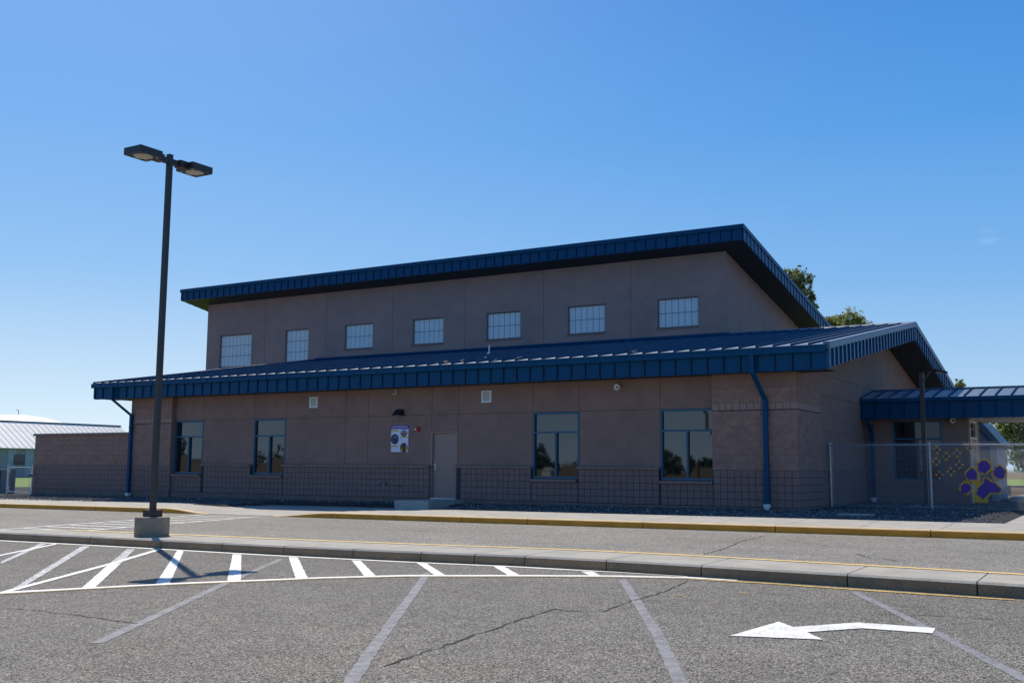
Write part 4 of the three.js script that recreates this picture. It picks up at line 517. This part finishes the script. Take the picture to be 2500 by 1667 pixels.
{ // push-in cups: each fills one diamond of the mesh
  const p = .0707, cup = mb().box(-.023, .023, -.023, .023, -.02, .028).geo().rotateZ(Math.PI / 4);
  const lattice = (inside) => { const out = []; for (let j = -4; j < 60; j++) for (let i = 0; i < 90; i++) { const x = -5.2 + i * p + (j % 2 ? p / 2 : 0), y = FY0 + j * p / 2; if (inside(x, y)) out.push([x, y]); } return out; };
  const paw = thing('paw_emblem', 'large purple paw print edged in gold cups on the chain link fence', 'emblem', null, [-4.4, gy(-4.4), FZ]); const put = (pts, m, name) => { if (!pts.length) return; mesh(name, mergeGeometries(pts.map(([x, y]) => cup.clone().translate(x + 4.4, y - gy(-4.4), 0))), m, paw); };
  const inPoly = (P, x, y) => { let c = false; for (let i = 0, j = P.length - 1; i < P.length; j = i++) if ((P[i][1] > y) !== (P[j][1] > y) && x < (P[j][0] - P[i][0]) * (y - P[i][1]) / (P[j][1] - P[i][1]) + P[i][0]) c = !c; return c; };
  const distPoly = (P, x, y) => { let d = 9; for (let i = 0; i < P.length; i++) { const [ax, ay] = P[i], [bx, by] = P[(i + 1) % P.length], t = clamp(((x - ax) * (bx - ax) + (y - ay) * (by - ay)) / ((bx - ax) ** 2 + (by - ay) ** 2), 0, 1); d = Math.min(d, Math.hypot(x - ax - t * (bx - ax), y - ay - t * (by - ay))); } return d; };
  const used = new Set(), key = ([x, y]) => Math.round(x * 500) + ',' + Math.round(y * 500), fresh = (l) => l.filter((q) => { const k = key(q); if (used.has(k)) return false; used.add(k); return true; });
  const toes = [[-4.107, .897, .167, .189], [-3.933, 1.283, .18, .199], [-3.614, 1.503, .201, .213], [-3.226, 1.357, .184, .207]], pad = [[-3.573, 1.166], [-3.411, 1.071], [-3.216, .895], [-3.235, .806], [-3.512, .777], [-3.581, .721], [-3.679, .623], [-3.853, .739], [-3.795, .921]];
  const fills = toes.map(([cx, cy, rx, ry]) => fresh(lattice((x, y) => Math.hypot((x - cx) / (rx - .036), (y - cy) / (ry - .036)) < 1))); fills.forEach((q) => put(q, M.purple, 'toe_pad')); put(fresh(lattice((x, y) => inPoly(pad, x, y))), M.purple, 'heel_pad');
  toes.forEach(([cx, cy, rx, ry]) => put(fresh(lattice((x, y) => Math.hypot((x - cx) / (rx + .008), (y - cy) / (ry + .008)) < 1)), M.gold, 'gold_edge')); put(fresh(lattice((x, y) => distPoly(pad, x, y) < .05)), M.gold, 'gold_edge');
  const [bx0, by0] = [-3.905, .726], [bx1, by1] = [-3.551, .498]; put(fresh(lattice((x, y) => x > bx0 && x < bx1 && y < by0 && y > by1)), M.gold, 'gold_base');
  const [gx0, gy0] = [-3.85, 1.07]; put(fresh(lattice((x, y) => Math.hypot(x - gx0 - .03, y - gy0) < .09)), M.gold, 'gold_edge');
  const names = ['topmost flower of the three beside the fence post', 'middle flower of the three beside the fence post', 'lowest flower of the three beside the fence post', 'flower just right of the wing window', 'flower high up left of the topmost right flower', 'low flower halfway to the paw print', 'flower midway above the left toe of the paw', 'topmost right flower in front of the side door'];
  [[-4.83, 1.978], [-4.862, 1.649], [-4.791, 1.267], [-4.594, 1.793], [-4.298, 1.879], [-4.48, 1.363], [-4.248, 1.553], [-3.944, 2.025]].forEach(([cx, cy], i) => { const t = thing('flower_emblem', 'gold and purple cup ' + names[i], 'emblem', 'cup flowers on the chain link fence', [cx, cy, FZ]); const big = cup.clone().scale(1.2, 1.2, 1); mesh('center', big, M.purple, t); for (const [dx, dy] of [[p, 0], [-p, 0], [0, p], [0, -p]]) mesh('petal', big.clone().translate(dx * 1.15, dy * 1.3, 0), M.gold, t); }); }
// ------------------------------------------------------------------ left edge: gate, cabinet, far sheds
{ const Y = gy(-42) + .25, t = thing('chain_link_gate', 'small galvanised chain link gate beside the screen wall', 'gate', null, [-42, Y, .3]); const x0 = -.88, x1 = .84; for (const x of [x0, x1]) { mesh('post', mb().tube([[x, -.25, 0], [x, 1.30, 0]], .045, 12).tube([[x, 1.30, 0], [x, 1.34, 0]], .05, 12, .02), M.galv, t); }
  mesh('gate_frame', mb().tube([[x0 + .16, .13, .03], [x0 + .16, 1.2, .03], [x1 - .13, 1.2, .03], [x1 - .13, .13, .03], [x0 + .16, .13, .03]], .026, 10), M.galv, t); const cm = mesh('wire_mesh', chainMesh(x0 + .18, x1 - .15, .15, 1.18, .03, .0707, .0022, false), M.wire, t); cm.userData.kind = 'stuff'; mesh('latch', mb().box(x1 - .15, x1 + .04, .82, .9, .0, .07), M.black, t); for (const y of [.3, 1.05]) mesh('hinge', mb().box(x0 - .02, x0 + .18, y - .025, y + .025, .0, .06), M.galv, t); }
{ const Y = gy(-45), t = thing('steel_screen', 'grey green steel screen panel behind the gate at the left edge', 'screen', null, [-45.4, Y, -.56]); for (let k = 0; k < 5; k++) mesh('panel', mb().box(-2.2 + k * .75, -1.455 + k * .75, .05, 1.33, -.15, .15), M.cabinet, t); mesh('top_rail', mb().box(-2.25, 1.56, 1.33, 1.38, -.18, .18), M.cabinet, t); for (const x of [-2.2, -.7, .8]) mesh('post', mb().box(x - .05, x + .05, -.1, 1.3, .15, .2), M.black, t); }
{ const t = thing('metal_shed', 'long low metal shed with white roof and pale green wall at far left', 'shed', null, [-128, -.35, -56]); const L0 = 22, L1 = -17; mesh('wall', mb().box(-5.4, 5.4, 0, 3.8, L1 + .2, L0), M.shedWall, t); mesh('gable', mb().prism([[-5.4, 3.8, L1 + .2], [5.4, 3.8, L1 + .2], [0, 7.2, L1 + .2]], [0, 0, L0 - L1 - .2]), M.shedWall, t);
  const sg = mb().hexa([[0, 7.27, .42], [5.9, 3.63, .42], [5.9, 3.63, -.42], [0, 7.27, -.42]], [[0, 7.35, .42], [5.9, 3.72, .42], [5.9, 3.72, -.42], [0, 7.35, -.42]]).hexa([[0, 7.35, .43], [5.9, 3.72, .43], [5.9, 3.72, .38], [0, 7.35, .38]], [[0, 7.40, .43], [5.9, 3.77, .43], [5.9, 3.77, .38], [0, 7.40, .38]]).geo(), roof = grp('roof', t); for (let z = L1; z < L0; z += .86) { const o = mesh('roof_sheet', sg, M.shedRoof, roof); o.position.z = z + .42; } mesh('rear_slope', mb().hexa([[-5.9, 3.63, L0], [0, 7.27, L0], [0, 7.27, L1], [-5.9, 3.63, L1]], [[-5.9, 3.72, L0], [0, 7.35, L0], [0, 7.35, L1], [-5.9, 3.72, L1]]), M.shedRoof, roof); mesh('ridge', mb().box(-.2, .2, 7.33, 7.42, L1, L0), M.bronze, roof);
  for (let z = -9; z < L0 - 1; z += 2.4) mesh('wall_sheet', mb().box(5.4, 5.45, .05, 3.75, z, z + 1.1), M.shedWall2, t); for (const z of [1.8, 10]) mesh('window', mb().box(5.45, 5.5, 1.6, 2.9, z, z + 1.5), clearGlass, t); }
{ const t = thing('vaulted_hall', 'white arched roof hall rising behind the metal shed', 'hall', null, [-171, -.6, -84.5]); mesh('vault', new THREE.SphereGeometry(1, 48, 16, 0, Math.PI * 2, 0, Math.PI / 2).scale(14, 7, 14).translate(0, 3.6, 0), M.dome, t); mesh('wall', new THREE.CylinderGeometry(14, 14, 3.7, 48, 1, true).translate(0, 1.8, 0), M.dome, t); mesh('roof_antenna', mb().tube([[1, 10.4, 0], [1, 11.4, 0], [.3, 11.5, 0]], .06, 6), M.black, t); }
// ------------------------------------------------------------------ right edge behind the fence
{ const t = thing('grey_portable', 'blue grey outbuilding with steep lean-to roof behind the covered walk', 'outbuilding', null, [-6.2, gy(-6) + .2, -19.2]); mesh('wall', mb().prism([[-2.5, -.3, 0], [1.25, -.3, 0], [1.25, 2.25, 0], [.55, 3.15, 0], [-2.5, 3.15, 0]], [0, 0, -4]), M.greyWall, t); mesh('roof_edge', mb().prism([[.5, 3.2, .12], [.72, 3.28, .12], [1.52, 2.25, .12], [1.28, 2.18, .12]], [0, 0, -4.3]), M.greyRoof, t); mesh('corner_post', mb().box(1.05, 1.32, -.3, 2.2, -.02, .06), M.galv, t); mesh('eave', mb().box(-2.6, .55, 3.12, 3.26, -4, .14), M.greyRoof, t); }
struct('playground_surface', groundSheet(-8, 34, -78, -20, .12, 20, 12), M.mulch);
{ const t = thing('swing_frame', 'galvanised swing frame with blue legs beyond the bench', 'play equipment', null, [-3.6, gy(-3) + .1, -36]); for (const x of [-1.6, 2.4]) for (const s of [-1, 1]) mesh('leg', mb().tube([[x, 0, s * .9], [x, 2.4, 0]], .06, 10), M.rail, t); mesh('top_bar', mb().tube([[-1.8, 2.4, 0], [2.6, 2.4, 0]], .06, 10), M.galv, t); for (const x of [-.6, .4, 1.4]) { mesh('chain', mb().tube([[x - .2, .6, 0], [x - .2, 2.4, 0]], .012, 5), M.galv, t); mesh('chain', mb().tube([[x + .2, .6, 0], [x + .2, 2.4, 0]], .012, 5), M.galv, t); mesh('swing_seat', mb().box(x - .22, x + .22, .56, .6, -.1, .1), M.black, t); } }
{ const t = thing('play_frame', 'blue and galvanised climbing frame seen through the fence', 'play equipment', null, [-2.6, gy(-2.6) + .1, -30]); for (const [x, z] of [[-1.5, 0], [-.5, 0], [.55, 0], [1.5, 0], [-1.0, -1.6], [1.0, -1.6]]) mesh('post', mb().tube([[x, 0, z], [x, 2.0, z]], .07, 10), M.rail, t); for (const y of [.4, .8, 1.2, 1.6]) mesh('bar', mb().tube([[-1.5, y, 0], [1.5, y, 0]], .03, 8), M.galv, t); mesh('platform', mb().box(-1.1, 1.1, 1.0, 1.08, -1.7, -.1), M.galv, t); }
{ const t = thing('bench', 'long pale concrete bench behind the paw emblem', 'bench', null, [-3.0, gy(-3) + .25, -24]); mesh('seat', mb().box(-2.4, 3, .36, .45, -.25, .25), M.concrete, t); for (const x of [-2, 0, 2]) mesh('leg', mb().box(x - .1, x + .1, 0, .36, -.2, .2), M.concrete, t); }
// ------------------------------------------------------------------ trees
const leafMats = [[.20, .24, .045], [.30, .33, .06], [.06, .09, .018], [.36, .35, .09]].map((c, i) => { const m = new THREE.MeshPhysicalMaterial({ color: lin(...c), roughness: .85, side: THREE.DoubleSide, transmission: .42, thickness: 0 }); m.name = 'leaves ' + i; return m; });
function tree(label, group, x, z, H, lobes, n, leaf, seed, mats = [0, 1, 2], y0 = 0) { // lobes: [dx, y, dz, rx, ry]
  const r = rng(seed), t = thing('broadleaf_tree', label, 'tree', group, [x, gy(x) + y0 - .05, z]); const tr = mb(), top = lobes.reduce((a, l) => Math.max(a, l[1]), 0); tr.tube([[0, 0, 0], [.1, H * .25, .05], [-.05, H * .5, 0]], H * .022, 9, H * .012); for (const [dx, y, dz] of lobes) tr.tube([[0, H * .38, 0], [dx * .5, lerp(H * .38, y, .55), dz * .5], [dx, y, dz]], H * .01, 6, H * .002); mesh('trunk', tr, M.bark, t);
  const crown = grp('crown', t), gs = mats.map(() => mb()); const tw = mb();
  for (const [dx, y, dz, rx, ry] of lobes) { const nc = Math.max(5, Math.round(n / lobes.length / 26)); for (let c = 0; c < nc; c++) { // clumps at the end of twigs
      let a, b, cc; do { a = r() * 2 - 1; b = r() * 2 - 1; cc = r() * 2 - 1; } while (a * a + b * b + cc * cc > 1); const k = .55 + .5 * r(), cx = dx + a * rx * k * 1.1, cy = y + b * ry * k * 1.1, cz = dz + cc * rx * k * 1.1, cr = rx * (.14 + .2 * r()); tw.tube([[dx + a * rx * .2, y + b * ry * .2, dz + cc * rx * .2], [cx, cy, cz]], .03, 4, .008); const gi = Math.floor(r() * gs.length);
      for (let i = 0; i < 26; i++) { const th = r() * 6.28, ph = Math.acos(2 * r() - 1), rr = cr * Math.cbrt(r()), px = cx + rr * Math.sin(ph) * Math.cos(th), py = cy + rr * Math.cos(ph) * .8, pz = cz + rr * Math.sin(ph) * Math.sin(th), s = leaf * (.6 + .8 * r()); const u = [r() - .5, r() - .5, r() - .5], v = [r() - .5, r() - .5, r() - .5], lu = Math.hypot(...u) / s, lv = Math.hypot(...v) / s / .55; const U = u.map((q) => q / lu), V = v.map((q) => q / lv), g = gs[(gi + (r() > .75 ? 1 : 0)) % gs.length]; g.tri([px - U[0], py - U[1], pz - U[2]], [px + V[0], py + V[1], pz + V[2]], [px + U[0], py + U[1], pz + U[2]]).tri([px - U[0], py - U[1], pz - U[2]], [px + U[0], py + U[1], pz + U[2]], [px - V[0], py - V[1], pz - V[2]]); } } }
  mesh('twigs', tw, M.bark, crown); gs.forEach((g, i) => { if (g.p.length) mesh('leaves', g, leafMats[mats[i]], crown); }); return t;
}
tree('tall loose crowned tree whose top clears the hall roof slope', 'trees behind the school', -22.4, -53.5, 17, [[-1.6, 14.2, 0, 2.0, 2.0], [-.2, 16.0, .3, 1.5, 1.4], [.5, 14.3, 0, 1.2, 1.5], [-.6, 12.2, 0, 2.2, 1.8], [.1, 13.0, .5, 1.0, 1.2]], 9500, .15, 101, [0, 2, 3]);
tree('round green tree behind the low ridge right of the hall', 'trees behind the school', -18.8, -54.5, 14, [[-1.4, 12.4, 0, 1.3, 1.3], [.2, 12.5, .2, 1.5, 1.25], [-.4, 10.5, 0, 2.6, 1.8], [.9, 11.6, .3, 1.0, 1.1], [-2.4, 12.7, 0, .7, 1.2]], 17000, .14, 102, [1, 3, 0]);
tree('slender tree tip rising right of the low gable', 'trees behind the school', -9.0, -41, 7.2, [[-.1, 6.5, 0, .35, .8], [.1, 5.6, 0, .6, .8], [0, 4.6, .1, .9, .9]], 3400, .09, 103, [1, 3]);
tree('small sparse tree just peeping over the covered walk', 'trees behind the school', -7.9, -41.5, 6.3, [[0, 5.8, 0, .5, .5], [.3, 5.0, 0, .8, .7]], 700, .09, 104, [0, 1]);
tree('wide tree with thin top over the covered walk roof', 'trees behind the school', -5.6, -42, 6.4, [[-.9, 5.6, 0, .8, .6], [.4, 5.8, 0, .9, .5], [1.6, 5.6, 0, 1, .6], [0, 4, 0, 2, 1.3]], 2200, .10, 105, [0, 2]);
tree('dark leafy tree seen under the canopy at the right edge', 'trees behind the school', -6.0, -46.3, 6, [[-.9, 3.9, 0, 1.3, 1.2], [.8, 4.0, .3, 1.5, 1.3], [.1, 2.6, .6, 1.7, 1.1], [2.4, 3.4, 0, 1.6, 1.4]], 9500, .12, 106, [0, 2, 1]);
tree('dark leafy tree beyond the right edge of the covered walk', 'trees behind the school', -1.8, -47, 6.4, [[-.6, 3.7, 0, 1.6, 1.4], [1.2, 4.2, 0, 1.8, 1.6], [0, 2.3, .3, 1.7, 1.1]], 6000, .13, 107, [0, 2]);
// ------------------------------------------------------------------ what the window glass mirrors, across the street behind the camera
struct('berm', groundSheet(-420, 60, 140, 240, -.12, 320, 40, null, (x, z) => { const a = clamp(1 - Math.abs(z - 190) / 50, 0, 1), b = smooth(clamp((-120 - x) / 110, 0, 1)); return smooth(a) * (.2 + 2.7 * b + .5 * vn(x * .05, z * .05, 31) + .5 * vn(x * .25, z * .25, 32) + .3 * vn(x, z, 33)); }), M.field);
{ const r = rng(300), spots = []; for (let i = 0; i < 20; i++) spots.push([-310 + i * 13 + (r() - .5) * 8, 228 + r() * 30, 4.6 + 3.2 * r() + (i < 9 ? 3.2 : 0), i % 3]); for (let i = 0; i < 34; i++) spots.push([-190 + i * 3.4 + (r() - .5) * 3, 205 + r() * 14, 2.6 + 1.6 * r(), 3]);
  for (let i = 0; i < 16; i++) spots.push([-262 + i * 5 + (r() - .5) * 4, 184 + r() * 14, 3.2 + 1.5 * r(), 3]);
  spots.push([-137, 214, 7.6, 0], [-103, 212, 7.4, 0], [-97, 216, 6.6, 1], [-92, 214, 7.8, 1], [-94.5, 220, 6.8, 1]);
  spots.forEach(([x, z, H, k], i) => { tree(['dark spreading tree', 'dark upright tree', 'dark round tree', 'low dark bush'][k] + ' across the street mirrored in the school windows', 'trees across the street', x, z, H, k === 1 ? [[0, H * .35, 0, H * .2, H * .3], [0, H * .7, 0, H * .12, H * .28]] : [[-H * .22, H * .55, 0, H * .32, H * .28], [H * .25, H * .5, 0, H * .34, H * .3], [0, H * .75, 0, H * .28, H * .22], [0, H * .3, 0, H * .5, H * .3]], k === 3 ? 800 : 1500, .42, 400 + i, [2, 2, 0]); }); }
{ const t = thing('utility_pole', 'brown wooden utility pole mirrored in the right window', 'utility pole', null, [-29.9, 0, 52]); mesh('pole', mb().tube([[0, 0, 0], [.05, 10, 0]], .16, 12, .11), M.wood, t); mesh('crossarm', mb().box(-1.1, 1.1, 9.2, 9.35, -.06, .06), M.wood, t); for (const x of [-.9, 0, .9]) mesh('insulator', new THREE.CylinderGeometry(.05, .06, .16, 8).translate(x, 9.43, 0), M.whitePlastic, t); }
{ const t = thing('field_shed', 'small white field shed mirrored in the third window', 'shed', null, [-89, -.6, 133]); mesh('wall', mb().box(-.9, .9, 0, 1.3, -.8, .8), M.shedRoof, t); mesh('roof', mb().prism([[-1, 1.3, -.9], [1, 1.3, -.9], [0, 1.8, -.9]], [0, 0, 1.8]), M.shedRoof, t); }
// ------------------------------------------------------------------ leaf litter caught at the eave
{ const r = rng(61); const spots = [[-19.15, .70, .10], [-18.62, .55, .11], [-19.1, -1.6, .07], [-17.25, .65, .08], [-16.45, .70, .08], [-16.45, .5, .09], [-12.5, .55, .10], [-24.8, .6, .05], [-19.5, .75, .06]]; const where = ['left of the vent pipe', 'nearest below the vent pipe', 'higher up the roof pans', 'right of the vent pipe', 'between two roof seams', 'pale and rounded', 'sticking up furthest right', 'single white scrap furthest left', 'small and dark'];
  spots.forEach(([x, z, s], i) => { const g = mb(); for (let k = 0; k < 14; k++) { const a = r() * 6.28, px = (r() - .5) * s * 1.6, py = r() * s * .9, pz = (r() - .5) * s; g.tri([px, py, pz], [px + Math.cos(a) * s * .5, py + (r() - .3) * s * .5, pz + Math.sin(a) * s * .5], [px - Math.sin(a) * s * .4, py + r() * s * .3, pz + Math.cos(a) * s * .4]); } g.tube([[-.3 * s, 0, 0], [.2 * s, s * .8, .05], [.5 * s, s * 1.3, 0]], .006, 4, .003); const o = one('leaf_clump', g, M.debris, 'dry leaf clump on the eave of the blue roof, ' + where[i], 'leaf litter', 'leaf clumps on the low roof'); o.position.set(x, RY(z) + .005, z); }); }

renderer.render(scene, camera);
